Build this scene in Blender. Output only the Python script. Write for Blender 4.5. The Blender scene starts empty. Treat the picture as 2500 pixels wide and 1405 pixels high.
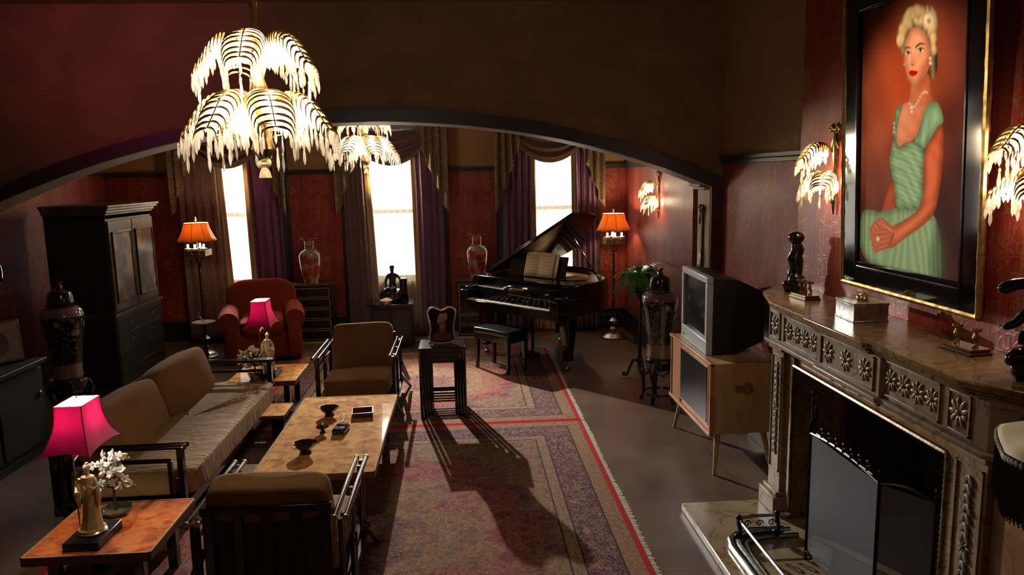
import bpy, math, random
import numpy as np
from math import sin, cos, pi, radians
from mathutils import Vector, Matrix
random.seed(7)
S = bpy.context.scene
COL = S.collection

# ------------------------------------------------------------ camera, world, exposure
EYE = 2.10
pit, rol, yaw = radians(8.690), radians(1.146), radians(3.653)
cy, sy, cp, sp, cr, sr = cos(yaw), sin(yaw), cos(pit), sin(pit), cos(rol), sin(rol)
A_ = np.array([[cy, -sy, 0], [0, 0, -1], [sy, cy, 0]])
B_ = np.array([[1, 0, 0], [0, cp, -sp], [0, sp, cp]])
C_ = np.array([[cr, sr, 0], [-sr, cr, 0], [0, 0, 1]])
M_ = C_ @ B_ @ A_
camd = bpy.data.cameras.new('camera')
cam = bpy.data.objects.new('camera', camd); COL.objects.link(cam)
camd.sensor_width = 36; camd.lens = 1812.6*36/2500; camd.clip_start = .05; camd.clip_end = 200
mw = Matrix.Identity(4)
for i in range(3):
    mw[i][0] = M_[0][i]; mw[i][1] = -M_[1][i]; mw[i][2] = -M_[2][i]
mw.translation = (0, 0, EYE)
cam.matrix_world = mw
S.camera = cam

world = bpy.data.worlds.new('daylight'); S.world = world; world.use_nodes = True
wb = world.node_tree.nodes['Background']
wb.inputs[0].default_value = (1.0, .97, .98, 1); wb.inputs[1].default_value = 4.5

S.view_settings.view_transform = 'Standard'; S.view_settings.look = 'None'
S.view_settings.exposure = 0.3; S.view_settings.gamma = 1.0; S.view_settings.use_curve_mapping = False

def lamp(name, kind, loc, power, color=(1, .8, .58), rad=.03, target=None, spot=60, blend=.3):
    d = bpy.data.lights.new(name, kind); d.energy = power; d.color = color
    if kind in ('POINT', 'SPOT'): d.shadow_soft_size = rad
    if kind == 'SPOT': d.spot_size = radians(spot); d.spot_blend = blend
    if kind == 'AREA': d.size = rad
    o = bpy.data.objects.new(name, d); o.location = loc; COL.objects.link(o)
    if target is not None:
        o.rotation_euler = (Vector(target)-Vector(loc)).to_track_quat('-Z', 'Y').to_euler()
    return o
DAY = (1.0, .93, .9)
lamp('window_light', 'SPOT', (-1.12, 10.05, 2.2), 5200, DAY, .02, (-.15, 5.2, 0), 60, .9)
lamp('window_light', 'SPOT', (1.15, 10.15, 2.25), 4600, DAY, .03, (1.85, 5.0, 0), 20, .9)
lamp('window_light', 'SPOT', (-2.88, 10.15, 2.2), 900, DAY, .03, (-1.7, 5.8, .3), 62, .6)
lamp('stage_light', 'SPOT', (-3.2, 2.6, 3.3), 70, (1, .10, .34), .15, (-2.65, 6.3, 3.2), 42, 1)
lamp('picture_light', 'SPOT', (.3, 2.9, 3.3), 150, (1, .82, .66), .06, (2.12, 3.42, 2.2), 36, .6)

# ------------------------------------------------------------ shader helpers
class G:
    def __init__(s, name):
        s.m = bpy.data.materials.new(name); s.m.use_nodes = True; s.t = s.m.node_tree
        s.t.nodes.clear(); s.out = s.t.nodes.new('ShaderNodeOutputMaterial')
    def n(s, typ, ins=None, **kw):
        nd = s.t.nodes.new('ShaderNode'+typ)
        for k, v in kw.items(): setattr(nd, k, v)
        if ins:
            for k, v in ins.items():
                sock = nd.inputs[k]
                if isinstance(v, bpy.types.NodeSocket): s.t.links.new(v, sock)
                else:
                    if sock.type == 'RGBA' and len(v) == 3: v = (*v, 1)
                    sock.default_value = v
        return nd
    def ma(s, op, a, b=0.0, c=None):
        d = {0: a, 1: b}
        if c is not None: d[2] = c
        return s.n('Math', d, operation=op).outputs[0]
    def mix(s, f, a, b, mode='MIX'):
        nd = s.t.nodes.new('ShaderNodeMix'); nd.data_type = 'RGBA'; nd.blend_type = mode
        for sock, v in ((nd.inputs['Factor'], f), (nd.inputs[6], a), (nd.inputs[7], b)):
            if isinstance(v, bpy.types.NodeSocket): s.t.links.new(v, sock)
            elif isinstance(v, (int, float)): sock.default_value = v
            else: sock.default_value = (*v, 1)[:4]
        return nd.outputs[2]
    def co(s, which='Object'):
        return s.n('TexCoord').outputs[which]
    def xyz(s, v=None):
        sp_ = s.n('SeparateXYZ', {0: v if v is not None else s.co()})
        return sp_.outputs[0], sp_.outputs[1], sp_.outputs[2]
    def vec(s, x, y, z):
        return s.n('CombineXYZ', {0: x, 1: y, 2: z}).outputs[0]
    def noise(s, v=None, scale=5., detail=3., rough=.5, dist=0.):
        d = {'Scale': scale, 'Detail': detail, 'Roughness': rough, 'Distortion': dist}
        d['Vector'] = v if v is not None else s.co()
        return s.n('TexNoise', d).outputs['Fac']
    def vor(s, v=None, scale=5., out='Distance', feature='F1', rnd=1.0):
        nd = s.n('TexVoronoi', {'Vector': v if v is not None else s.co(), 'Scale': scale, 'Randomness': rnd}, feature=feature)
        return nd.outputs[out]
    def scale(s, v, sx, sy_, sz):
        return s.n('VectorMath', {0: v, 1: (sx, sy_, sz)}, operation='MULTIPLY').outputs[0]
    def ramp(s, f, stops, interp='LINEAR'):
        nd = s.n('ValToRGB', {0: f}); r = nd.color_ramp; r.interpolation = interp
        while len(r.elements) < len(stops): r.elements.new(.5)
        for e, (p, c) in zip(r.elements, stops):
            e.position = p; e.color = (*c, 1) if not isinstance(c, (int, float)) else (c, c, c, 1)
        return nd.outputs[0]
    def step(s, a, lo, hi):
        return s.n('MapRange', {0: a, 1: lo, 2: hi, 3: 0., 4: 1.}, interpolation_type='SMOOTHSTEP').outputs[0]
    def bump(s, h, strength=.3, dist=.01):
        return s.n('Bump', {'Height': h, 'Strength': strength, 'Distance': dist}).outputs[0]
    def bsdf(s, **k):
        names = dict(col='Base Color', rough='Roughness', metal='Metallic', spec='Specular IOR Level', coat='Coat Weight',
                     coatr='Coat Roughness', trans='Transmission Weight', em='Emission Color', ems='Emission Strength',
                     normal='Normal', sheen='Sheen Weight', ior='IOR', alpha='Alpha', sss='Subsurface Weight', sheent='Sheen Tint')
        return s.n('BsdfPrincipled', {names[a]: v for a, v in k.items()}).outputs[0]
    def done(s, sh):
        s.t.links.new(sh, s.out.inputs[0]); return s.m

def M(name, col, rough=.5, metal=0., **k):
    g = G(name); return g.done(g.bsdf(col=col, rough=rough, metal=metal, **k))
def Mn(name, c1, c2, scale=8., rough=.5, metal=0., bump=0., stretch=(1, 1, 1), detail=4., lo=.35, hi=.65, **k):
    g = G(name); v = g.scale(g.co(), *stretch)
    n = g.noise(v, scale, detail); c = g.mix(g.step(n, lo, hi), c1, c2)
    d = dict(col=c, rough=rough, metal=metal, **k)
    if bump: d['normal'] = g.bump(n, bump)
    return g.done(g.bsdf(**d))

lacquer = M('black_lacquer', (.008, .006, .006), .16, coat=.6, coatr=.08)
lacquer_soft = M('black_lacquer_satin', (.012, .01, .009), .3)
piano_black = M('piano_black', (.006, .005, .005), .1, coat=.5, coatr=.05)
gilt = Mn('gilt', (.55, .34, .1), (.8, .58, .24), 30, .28, 1.)
brass = M('brass', (.62, .42, .16), .25, 1.)
old_brass = Mn('aged_brass', (.2, .13, .05), (.42, .29, .12), 40, .38, 1.)
silver = M('silver_metal', (.75, .73, .7), .2, 1.)
pewter = Mn('pewter', (.3, .3, .29), (.5, .5, .47), 30, .3, 1., bump=.2)
iron = M('black_iron', (.012, .011, .01), .35, .4)
bronze = Mn('dark_bronze', (.012, .01, .009), (.03, .025, .02), 20, .2, .3, coat=.5)
cream_wax = M('cream_wax', (.9, .85, .75), .4, sss=.1)
white_tag = M('white_enamel', (.85, .83, .8), .3)
porcelain = M('white_porcelain', (.75, .73, .68), .12)
dark_glass = M('smoked_glass', (.02, .012, .01), .05, coat=1., coatr=.02)
paper = None

def fabric(name, c1, c2, wave=120., rough=.9, bump=.25, sheen=.0, wr=0.):
    g = G(name); co = g.co()
    w = g.noise(g.scale(co, 1, 1, 6), wave, 2)
    n = g.noise(co, 3, 3)
    c = g.mix(g.ma('MULTIPLY', w, .6), g.mix(g.step(n, .3, .7), c1, c2), tuple(.6*x for x in c1))
    h = w
    if wr: h = g.ma('ADD', g.ma('MULTIPLY', g.noise(g.scale(co, 1, 3.2, 1), 5., 3, .5, 1.2), wr), g.ma('MULTIPLY', w, .04))
    return g.done(g.bsdf(col=c, rough=rough, spec=.15, sheen=sheen, normal=g.bump(h, bump if not wr else .9, .01 if not wr else .03)))
tan_fabric = fabric('tan_upholstery', (.31, .17, .07), (.26, .135, .052))
sofa_fabric = fabric('pale_tan_upholstery', (.36, .21, .085), (.30, .17, .065), rough=.8, wr=.45)
red_velvet = fabric('rust_red_velvet', (.25, .04, .016), (.18, .024, .01), 200., .85, .1, .0)

# wallpaper: red with gold scroll lines, tan plaster above the picture rail
def wallpaper(name, rail=True, top=2.2):
    g = G(name); x, y, z = g.xyz()
    s_ = g.ma('ADD', x, y)
    px = g.ma('PINGPONG', s_, .19)
    pz = g.ma('PINGPONG', g.ma('ADD', z, .1), .34)
    row = g.ma('MULTIPLY', g.ma('FLOOR', g.ma('DIVIDE', z, .68)), 3.7)
    v = g.vec(px, row, z)
    n = g.noise(v, 8.5, 1.0, .5, .9)
    line = g.ma('SUBTRACT', 1, g.step(g.ma('ABSOLUTE', g.ma('SUBTRACT', n, .5)),  .006, .022))
    n2 = g.noise(v, 17, 1.5, .5, .6)
    line2 = g.ma('SUBTRACT', 1, g.step(g.ma('ABSOLUTE', g.ma('SUBTRACT', n2, .52)), .008, .028))
    env = g.step(g.ma('PINGPONG', g.ma('ADD', s_, .19), .19), .02, .13)
    l = g.ma('MULTIPLY', g.ma('MAXIMUM', line, g.ma('MULTIPLY', line2, .8)), env)
    mot = g.step(g.noise(g.vec(s_, 0., z), 2.6, 4, .6), .35, .7)
    red = g.mix(mot, (.20, .011, .014), (.30, .035, .026))
    fade = g.noise(g.vec(g.ma('MULTIPLY', s_, 14), 1., g.ma('MULTIPLY', z, .9)), 3., 3)
    gold = g.ma('MINIMUM', g.ma('ADD', l, g.ma('MULTIPLY', g.step(fade, .45, .75), .6)), 1.)
    col = g.mix(g.ma('MULTIPLY', gold, .5), red, (.46, .25, .07))
    if rail:
        up = g.ma('GREATER_THAN', z, top)
        col = g.mix(up, col, (.32, .19, .075))
        ro = g.ma('ADD', .47, g.ma('MULTIPLY', up, .4)); me = g.ma('MULTIPLY', g.ma('MULTIPLY', gold, .35), g.ma('SUBTRACT', 1, up))
    else: ro = .38; me = g.ma('MULTIPLY', gold, .5)
    return g.done(g.bsdf(col=col, rough=ro, metal=me, normal=g.bump(gold, .25, .004)))
wp = wallpaper('wallpaper'); wp_full = wallpaper('wallpaper_full', False)
plaster = Mn('tan_plaster', (.25, .14, .07), (.20, .11, .055), 3, .8, bump=.05)
dark_trim = M('dark_trim', (.032, .026, .026), .4)
green_trim = M('green_black_trim', (.018, .022, .02), .35)
white_trim = M('pale_soffit', (.26, .22, .18), .6)
pale_wall = M('pale_niche_paint', (.62, .56, .42), .7)
maroon = M('maroon_paint', (.06, .012, .014), .5)

def floor_mat():
    g = G('polished_floor'); co = g.co()
    n = g.noise(co, 1.3, 5, .6); n2 = g.noise(co, 24, 3)
    c = g.mix(g.step(n, .3, .7), (.085, .05, .034), (.17, .105, .066))
    c = g.mix(g.ma('MULTIPLY', n2, .35), c, (.05, .03, .022))
    br = g.n('TexBrick', {'Vector': co, 'Scale': 1., 'Mortar Size': .003, 'Brick Width': .9, 'Row Height': .9, 'Color1': (1, 1, 1), 'Color2': (1, 1, 1), 'Mortar': (.55, .55, .55)}, offset=0.)
    c = g.mix(1., c, br.outputs[0], 'MULTIPLY')
    ro = g.ma('ADD', .3, g.ma('MULTIPLY', n, .22))
    return g.done(g.bsdf(col=c, rough=ro, normal=g.bump(n2, .06)))
M_floor = floor_mat()

def rug_mat(name, hx, hy, seed):
    g = G(name); co = g.co(); x, y, z = g.xyz(co)
    ax = g.ma('ABSOLUTE', x); ay = g.ma('ABSOLUTE', y)
    d = g.ma('MINIMUM', g.ma('SUBTRACT', hx, ax), g.ma('SUBTRACT', hy, ay))
    v4 = g.vec(ax, ay, seed)
    # fine floral scribble
    n1 = g.noise(v4, 30, 3, .65, 1.0); n2 = g.noise(co, 75, 3, .7); n3 = g.noise(v4, 3.4, 3, .55, .5); n4 = g.noise(v4, 14, 3, .6, .8)
    scr = g.ma('SUBTRACT', 1, g.step(g.ma('ABSOLUTE', g.ma('SUBTRACT', n1, .5)), .012, .055))
    tan_ = (.36, .23, .13); wine = (.17, .03, .035); navy = (.03, .028, .06); green = (.15, .15, .07); rose = (.34, .07, .075)
    small = g.ramp(n4, [(.34, navy), (.42, (.12, .03, .04)), (.47, wine), (.50, tan_), (.53, (.30, .05, .06)), (.57, green), (.62, (.05, .05, .09)), (.7, tan_)])
    rr = g.ma('SQRT', g.ma('ADD', g.ma('POWER', g.ma('DIVIDE', ax, hx*.62), 2.), g.ma('POWER', g.ma('DIVIDE', ay, hy*.62), 2.)))
    rr = g.ma('ADD', rr, g.ma('MULTIPLY', g.ma('SUBTRACT', n3, .5), .9))
    zone = g.ramp(g.ma('MULTIPLY', rr, .5), [(.0, wine), (.14, navy), (.2, (.30, .2, .1)), (.34, (.33, .22, .10)), (.40, rose), (.50, (.30, .03, .04)), (.56, (.12, .06, .08)), (.62, (.28, .22, .12)), (.8, (.22, .13, .08)), (.95, rose)])
    field = g.mix(.6, zone, small); field = g.mix(g.ma('MULTIPLY', scr, .35), field, (.33, .21, .12))
    band = g.mix(scr, (.075, .03, .045), (.34, .23, .16))
    rosb = g.step(g.vor(v4, 5.2, rnd=.3), .13, .24)
    band = g.mix(rosb, g.mix(scr, (.22, .06, .06), (.40, .28, .18)), band); band = g.mix(g.ma('MULTIPLY', g.step(n4, .5, .6), .5), band, (.17, .035, .05))
    outer = g.mix(g.ma('MULTIPLY', scr, .6), (.30, .18, .105), (.15, .07, .05))
    c = g.mix(g.ma('GREATER_THAN', d, .14), outer, band)
    inn = g.mix(g.ma('MULTIPLY', scr, .7), (.31, .2, .12), (.10, .055, .06))
    c = g.mix(g.ma('GREATER_THAN', d, .35), c, inn)
    c = g.mix(g.ma('GREATER_THAN', d, .43), c, field)
    for p in (.14, .35, .43):
        ln = g.ma('LESS_THAN', g.ma('ABSOLUTE', g.ma('SUBTRACT', d, p)), .005)
        c = g.mix(ln, c, (.045, .025, .03))
    c = g.mix(g.ma('LESS_THAN', d, .035), c, (.42, .02, .025))
    c = g.mix(g.ma('MULTIPLY', g.step(n2, .4, .7), .55), c, (.05, .03, .03))
    return g.done(g.bsdf(col=c, rough=1., spec=.08, normal=g.bump(n2, .5, .005)))

def tile_top(name, hue=0, sq=.2):
    g = G(name); co = g.co()
    n = g.noise(co, 5.5, 4, .6, .8); n2 = g.noise(co, 16, 3)
    w = g.n('VectorMath', {0: co, 1: g.scale(g.n('TexNoise', {'Vector': co, 'Scale': 7.}).outputs[1], .03, .03, 0)}, operation='ADD').outputs[0]
    br = g.n('TexBrick', {'Vector': w, 'Scale': 1., 'Mortar Size': .006, 'Mortar Smooth': .8, 'Brick Width': sq*1.3, 'Row Height': sq*.65, 'Color1': (0, 0, 0), 'Color2': (0, 0, 0), 'Mortar': (1, 1, 1)}, offset=.5).outputs[0]
    if hue: a, b, d = (.60, .19, .045), (.36, .075, .018), (.2, .035, .01)
    else: a, b, d = (.62, .32, .075), (.42, .16, .035), (.20, .06, .015)
    c = g.mix(g.step(n, .35, .7), a, b)
    c = g.mix(g.ma('MULTIPLY', g.step(n2, .45, .7), .7), c, d)
    if not hue: c = g.mix(g.ma('MULTIPLY', g.ma('MULTIPLY', br, g.step(n2, .3, .6)), .5), c, d)
    return g.done(g.bsdf(col=c, rough=.85, spec=.05, coat=.38, coatr=.03))
top_gold = tile_top('gold_lacquer_top'); top_rust = tile_top('rust_lacquer_top', 1)
edge_wood = M('brown_edge', (.12, .05, .025), .35)

def marble(name, c1, c2, c3, sc=2.5, ro=.25):
    g = G(name); co = g.co()
    n = g.noise(co, sc, 6, .6, 1.5); v = g.ma('ABSOLUTE', g.ma('SUBTRACT', g.noise(co, sc*.8, 4, .5, 2.5), .5))
    c = g.mix(g.step(n, .35, .7), c1, c2); c = g.mix(g.ma('SUBTRACT', 1, g.step(v, .0, .03)), c, c3)
    return g.done(g.bsdf(col=c, rough=ro))
sienna = marble('brown_onyx_marble', (.30, .175, .07), (.20, .105, .04), (.11, .055, .025), 4)
siennad = marble('carved_marble', (.30, .215, .125), (.22, .15, .08), (.13, .08, .045), 3, .4)
hearth_m = marble('cream_hearth_marble', (.38, .30, .18), (.28, .20, .11), (.22, .14, .07), 2.0, .2)

def drape_mat(name, c1, c2, sc=30., gold=None, ro=.7):
    g = G(name); co = g.co(); x, y, z = g.xyz(co)
    n = g.noise(g.vec(x, g.ma('MULTIPLY', y, .3), z), sc, 2, .5, 1.2)
    l = g.ma('SUBTRACT', 1, g.step(g.ma('ABSOLUTE', g.ma('SUBTRACT', n, .5)), .02, .07))
    c = g.mix(g.ma('MULTIPLY', l, .8), c1, c2)
    tr = g.n('BsdfTranslucent', {0: c}).outputs[0]
    b = g.bsdf(col=c, rough=ro, sheen=.25, spec=.6)
    return g.done(g.n('MixShader', {0: .22, 1: b, 2: tr}).outputs[0])
purple = drape_mat('purple_damask', (.16, .06, .13), (.24, .10, .17))
brown_drape = drape_mat('brown_plum_drape', (.15, .07, .06), (.24, .12, .08), 22)
gold_damask = drape_mat('gold_scroll_damask', (.13, .07, .035), (.34, .20, .07), 26)
swag_m = drape_mat('plum_swag', (.13, .055, .055), (.19, .09, .06), 40)
ecru = drape_mat('ecru_lining', (.42, .30, .17), (.46, .33, .2), 60)
def sheer_mat():
    g = G('sheer_voile')
    t = g.n('BsdfTransparent', {0: (1, 1, 1, 1)}).outputs[0]; d = g.n('BsdfTranslucent', {0: (.8, .7, .5, 1)}).outputs[0]
    e = g.n('BsdfDiffuse', {0: (.8, .66, .42, 1)}).outputs[0]
    m = g.n('MixShader', {0: .5, 1: d, 2: e}).outputs[0]
    return g.done(g.n('MixShader', {0: .42, 1: t, 2: m}).outputs[0])
sheer = sheer_mat()
def glass_mat(name='window_glass'):
    g = G(name); t = g.n('BsdfTransparent', {0: (.97, .98, .97, 1)}).outputs[0]; s_ = g.n('BsdfGlossy', {0: (1, 1, 1, 1), 1: .02}).outputs[0]
    return g.done(g.n('MixShader', {0: .05, 1: t, 2: s_}).outputs[0])
pane_glass = glass_mat()
def crystal_mat():
    g = G('cut_crystal'); t = g.n('BsdfTransparent', {0: (.97, .95, .9, 1)}).outputs[0]
    s_ = g.n('BsdfGlossy', {0: (1, .97, .9, 1), 1: .08}).outputs[0]; d = g.n('BsdfTranslucent', {0: (1, .95, .85, 1)}).outputs[0]
    a = g.n('MixShader', {0: .72, 1: s_, 2: d}).outputs[0]
    return g.done(g.n('MixShader', {0: .62, 1: t, 2: a}).outputs[0])
crystal = crystal_mat()
def glow(name, col, st, tr=.5):
    g = G(name); e = g.n('Emission', {0: (*col, 1), 1: st}).outputs[0]; t = g.n('BsdfTransparent', {}).outputs[0]
    return g.done(g.n('MixShader', {0: 1-tr, 1: t, 2: e}).outputs[0])
bulb_m = glow('lit_bulb', (1, .94, .87), 26); bulb_soft = glow('lit_candle_bulb', (1, .88, .75), 14)
def shade_mat(name, c, rough=.8, t=.6):
    g = G(name); x, y, z = g.xyz()
    w = g.noise(g.vec(g.ma('MULTIPLY', x, 40), g.ma('MULTIPLY', y, 40), z), 6., 2)
    cc = g.mix(g.ma('MULTIPLY', w, .5), c, tuple(.7*i for i in c))
    d = g.bsdf(col=cc, rough=rough); tr = g.n('BsdfTranslucent', {0: cc}).outputs[0]
    return g.done(g.n('MixShader', {0: t, 1: d, 2: tr}).outputs[0])
shade_red = shade_mat('crimson_silk_shade', (.40, .006, .085), t=.2); shade_amber = shade_mat('amber_parchment_shade', (.78, .34, .08), t=.38)
def lining_mat():
    g = G('white_shade_lining'); d = g.n('BsdfDiffuse', {0: (.9, .85, .8, 1)}).outputs[0]; t_ = g.n('BsdfTranslucent', {0: (.9, .8, .75, 1)}).outputs[0]
    return g.done(g.n('MixShader', {0: .5, 1: d, 2: t_}).outputs[0])
shade_in = lining_mat()

# ------------------------------------------------------------ mesh helpers
class MB:
    def __init__(s): s.v = []; s.f = []
    def add(s, vs, fs):
        o = len(s.v); s.v += [tuple(p) for p in vs]; s.f += [tuple(i+o for i in f) for f in fs]; return s
    def box(s, x0, y0, z0, x1, y1, z1):
        x0, x1 = sorted((x0, x1)); y0, y1 = sorted((y0, y1)); z0, z1 = sorted((z0, z1))
        return s.add([(x0, y0, z0), (x1, y0, z0), (x1, y1, z0), (x0, y1, z0), (x0, y0, z1), (x1, y0, z1), (x1, y1, z1), (x0, y1, z1)],
                     [(0, 3, 2, 1), (4, 5, 6, 7), (0, 1, 5, 4), (1, 2, 6, 5), (2, 3, 7, 6), (3, 0, 4, 7)])
    def taper(s, c0, s0, c1, s1):
        v = []
        for (c, q) in ((c0, s0), (c1, s1)):
            for a, b in ((-1, -1), (1, -1), (1, 1), (-1, 1)): v.append((c[0]+a*q[0]/2, c[1]+b*q[1]/2, c[2]))
        return s.add(v, [(0, 3, 2, 1), (4, 5, 6, 7), (0, 1, 5, 4), (1, 2, 6, 5), (2, 3, 7, 6), (3, 0, 4, 7)])
    def tube(s, pts, r, n=10, close=False, caps=True):
        P = [Vector(p) for p in pts]; N = len(P)
        R = r if isinstance(r, (list, tuple)) else [r]*N
        base = len(s.v); up = None
        for i, p in enumerate(P):
            if close: t = (P[(i+1) % N]-P[i-1])
            else: t = (P[min(i+1, N-1)]-P[max(i-1, 0)])
            t = t.normalized() if t.length > 1e-9 else Vector((0, 0, 1))
            if up is None:
                up = Vector((0, 0, 1)) if abs(t.z) < .9 else Vector((1, 0, 0))
            a = t.cross(up)
            if a.length < 1e-6: a = t.cross(Vector((0, 1, 0)))
            a.normalize(); b = t.cross(a).normalized(); up = -b
            b = a.cross(t)
            for k in range(n):
                q = 2*pi*k/n; w = p+(a*cos(q)+b*sin(q))*R[i]; s.v.append((w.x, w.y, w.z))
        m = N if close else N-1
        for i in range(m):
            j = (i+1) % N
            for k in range(n):
                l = (k+1) % n
                s.f.append((base+i*n+k, base+i*n+l, base+j*n+l, base+j*n+k))
        if not close and caps:
            s.f.append(tuple(base+k for k in range(n))[::-1]); s.f.append(tuple(base+(N-1)*n+k for k in range(n)))
        return s
    def lathe(s, prof, n=32, c=(0, 0), mod=None, cap=True):
        base = len(s.v); N = len(prof)
        for i, (r, z) in enumerate(prof):
            for k in range(n):
                q = 2*pi*k/n; rr, zz = (r, z) if mod is None else mod(r, z, q, i/(N-1))
                s.v.append((c[0]+rr*cos(q), c[1]+rr*sin(q), zz))
        for i in range(N-1):
            for k in range(n):
                l = (k+1) % n; s.f.append((base+i*n+k, base+i*n+l, base+(i+1)*n+l, base+(i+1)*n+k))
        if cap:
            if prof[0][0] > 1e-4: s.f.append(tuple(base+k for k in range(n))[::-1])
            if prof[-1][0] > 1e-4: s.f.append(tuple(base+(N-1)*n+k for k in range(n)))
        return s
    def ell(s, c, r, n=12, m=8):
        v = []; f = []
        for i in range(m+1):
            a = pi*i/m
            for k in range(n):
                q = 2*pi*k/n; v.append((c[0]+r[0]*sin(a)*cos(q), c[1]+r[1]*sin(a)*sin(q), c[2]+r[2]*cos(a)))
        for i in range(m):
            for k in range(n):
                l = (k+1) % n; f.append((i*n+k, (i+1)*n+k, (i+1)*n+l, i*n+l))
        return s.add(v, f)
    def sup(s, c, r, e=.25, n=36, m=20, fn=None):
        """superellipsoid: a puffed box, half sizes r"""
        P = lambda a, p: math.copysign(abs(a)**p, a)
        v = []; f = []
        for i in range(m+1):
            a = -pi/2+pi*i/m
            for k in range(n):
                q = 2*pi*k/n
                p = (r[0]*P(cos(a), e)*P(cos(q), e), r[1]*P(cos(a), e)*P(sin(q), e), r[2]*P(sin(a), e))
                if fn: p = fn(*p)
                v.append((c[0]+p[0], c[1]+p[1], c[2]+p[2]))
        for i in range(m):
            for k in range(n):
                l = (k+1) % n; f.append((i*n+k, i*n+l, (i+1)*n+l, (i+1)*n+k))
        return s.add(v, f)
    def prism(s, poly, z0, z1, fn=None):
        n = len(poly); v = [(x, y, z0) for x, y in poly]+[(x, y, z1) for x, y in poly]
        if fn: v = [fn(*p) for p in v]
        f = [tuple(range(n))[::-1], tuple(range(n, 2*n))]+[(i, (i+1) % n, n+(i+1) % n, n+i) for i in range(n)]
        return s.add(v, f)
    def grid(s, nu, nv, fn):
        v = [fn(i/nu, j/nv) for j in range(nv+1) for i in range(nu+1)]
        f = [(j*(nu+1)+i, j*(nu+1)+i+1, (j+1)*(nu+1)+i+1, (j+1)*(nu+1)+i) for j in range(nv) for i in range(nu)]
        return s.add(v, f)
    def xf(s, mat, start=0):
        for i in range(start, len(s.v)): s.v[i] = tuple(mat @ Vector(s.v[i]))
        return s
    def obj(s, name, mat, parent=None, smooth=True, bevel=0., solid=0., sub=0, loc=None, angle=35, **tags):
        me = bpy.data.meshes.new(name); me.from_pydata(s.v, [], s.f); me.validate(); me.update()
        if smooth:
            me.polygons.foreach_set('use_smooth', [True]*len(me.polygons)); me.set_sharp_from_angle(angle=radians(angle))
        if mat: me.materials.append(mat)
        o = bpy.data.objects.new(name, me); COL.objects.link(o)
        if parent: o.parent = parent
        if loc is not None: o.location = loc
        if solid: md = o.modifiers.new('solid', 'SOLIDIFY'); md.thickness = solid; md.offset = 0
        if bevel: md = o.modifiers.new('bevel', 'BEVEL'); md.width = bevel; md.segments = 2; md.limit_method = 'ANGLE'; md.angle_limit = radians(40)
        if sub: md = o.modifiers.new('sub', 'SUBSURF'); md.levels = sub; md.render_levels = sub
        for k, v in tags.items(): o[k] = v
        return o
def T(name, label, cat, loc=(0, 0, 0), rz=0., group=None):
    o = bpy.data.objects.new(name, None); o.empty_display_size = .05; COL.objects.link(o)
    o.location = loc; o.rotation_euler = (0, 0, rz); o['label'] = label; o['category'] = cat
    if group: o['group'] = group
    return o
def tag(o, label, cat, group=None):
    o['label'] = label; o['category'] = cat
    if group: o['group'] = group
    return o
def dup(root, loc, rz=None, label=None, group=None, scale=None):
    def cp(o, par):
        c = o.copy(); COL.objects.link(c)
        if par is not None: c.parent = par
        for ch in [k for k in list(COL.objects) if k.parent == o]: cp(ch, c)
        return c
    r = cp(root, None); r.location = loc
    if rz is not None: r.rotation_euler = (0, 0, rz)
    if scale: r.scale = scale
    if label: r['label'] = label
    if group: r['group'] = group
    return r
def st(mb, name, mat, **k):
    return mb.obj(name, mat, kind='structure', **k)

# ------------------------------------------------------------ the room
XL, XR, XN, XB, YB, YF, HC = -4.54, 2.17, 2.25, 2.17, 9.86, -1.2, 3.5
YA0, YA1 = 6.36, 6.70
WC = [-2.93, -.89, 1.13]; WH = .56; ZS, ZT = .74, 2.62
st(MB().box(XL-.2, YF-.2, -.1, 2.9, YB+.2, 0), 'floor', M_floor, smooth=False)
st(MB().box(XL-.2, YF-.2, HC, 2.9, YB+.2, HC+.1), 'ceiling', plaster, smooth=False)
b = MB(); xs = [XL-.2]
for c in WC: xs += [c-WH, c+WH]
xs.append(2.9)
for i in range(0, len(xs), 2): b.box(xs[i], YB, 0, xs[i+1], YB+.2, HC)
for c in WC:
    b.box(c-WH, YB, 0, c+WH, YB+.2, ZS); b.box(c-WH, YB, ZT, c+WH, YB+.2, HC)
st(b, 'wall_back', wp, smooth=False)
st(MB().box(XL-.2, YF-.2, 0, XL, YB, HC), 'wall_left', wp, smooth=False)
st(MB().box(XL, YF-.2, 0, 2.9, YF, HC), 'wall_front', plaster, smooth=False)
st(MB().box(XR, YA1+.22, 0, 2.9, YB, HC), 'wall_right', wp, smooth=False)
st(MB().box(XR+.12, YA1, 0, 2.9, YA1+.22, HC), 'wall_niche', pale_wall, smooth=False)
st(MB().box(XN, 4.7, 0, 2.9, YA0, HC), 'wall_recess', wp, smooth=False)
FO = (2.66, 4.03, .98)     # firebox opening y0,y1,top
b = MB().box(XB, FO[1], 0, 2.9, 4.7, HC).box(XB, FO[0], FO[2], 2.9, FO[1], HC).box(XB, YF, 0, 2.9, FO[0], HC)
b.box(2.75, FO[0], 0, 2.9, FO[1], FO[2])
st(b, 'wall_chimney', wp_full, smooth=False)
soot = Mn('soot_brick', (.02, .016, .013), (.05, .035, .025), 9, .9)
b = MB().box(2.68, FO[0]+.02, .0, 2.74, FO[1]-.02, FO[2]).box(2.19, FO[1]-.03, 0, 2.7, FO[1]-.001, FO[2]).box(2.19, FO[0]+.001, 0, 2.7, FO[0]+.03, FO[2])
st(b, 'wall_firebox', soot, smooth=False)

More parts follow.
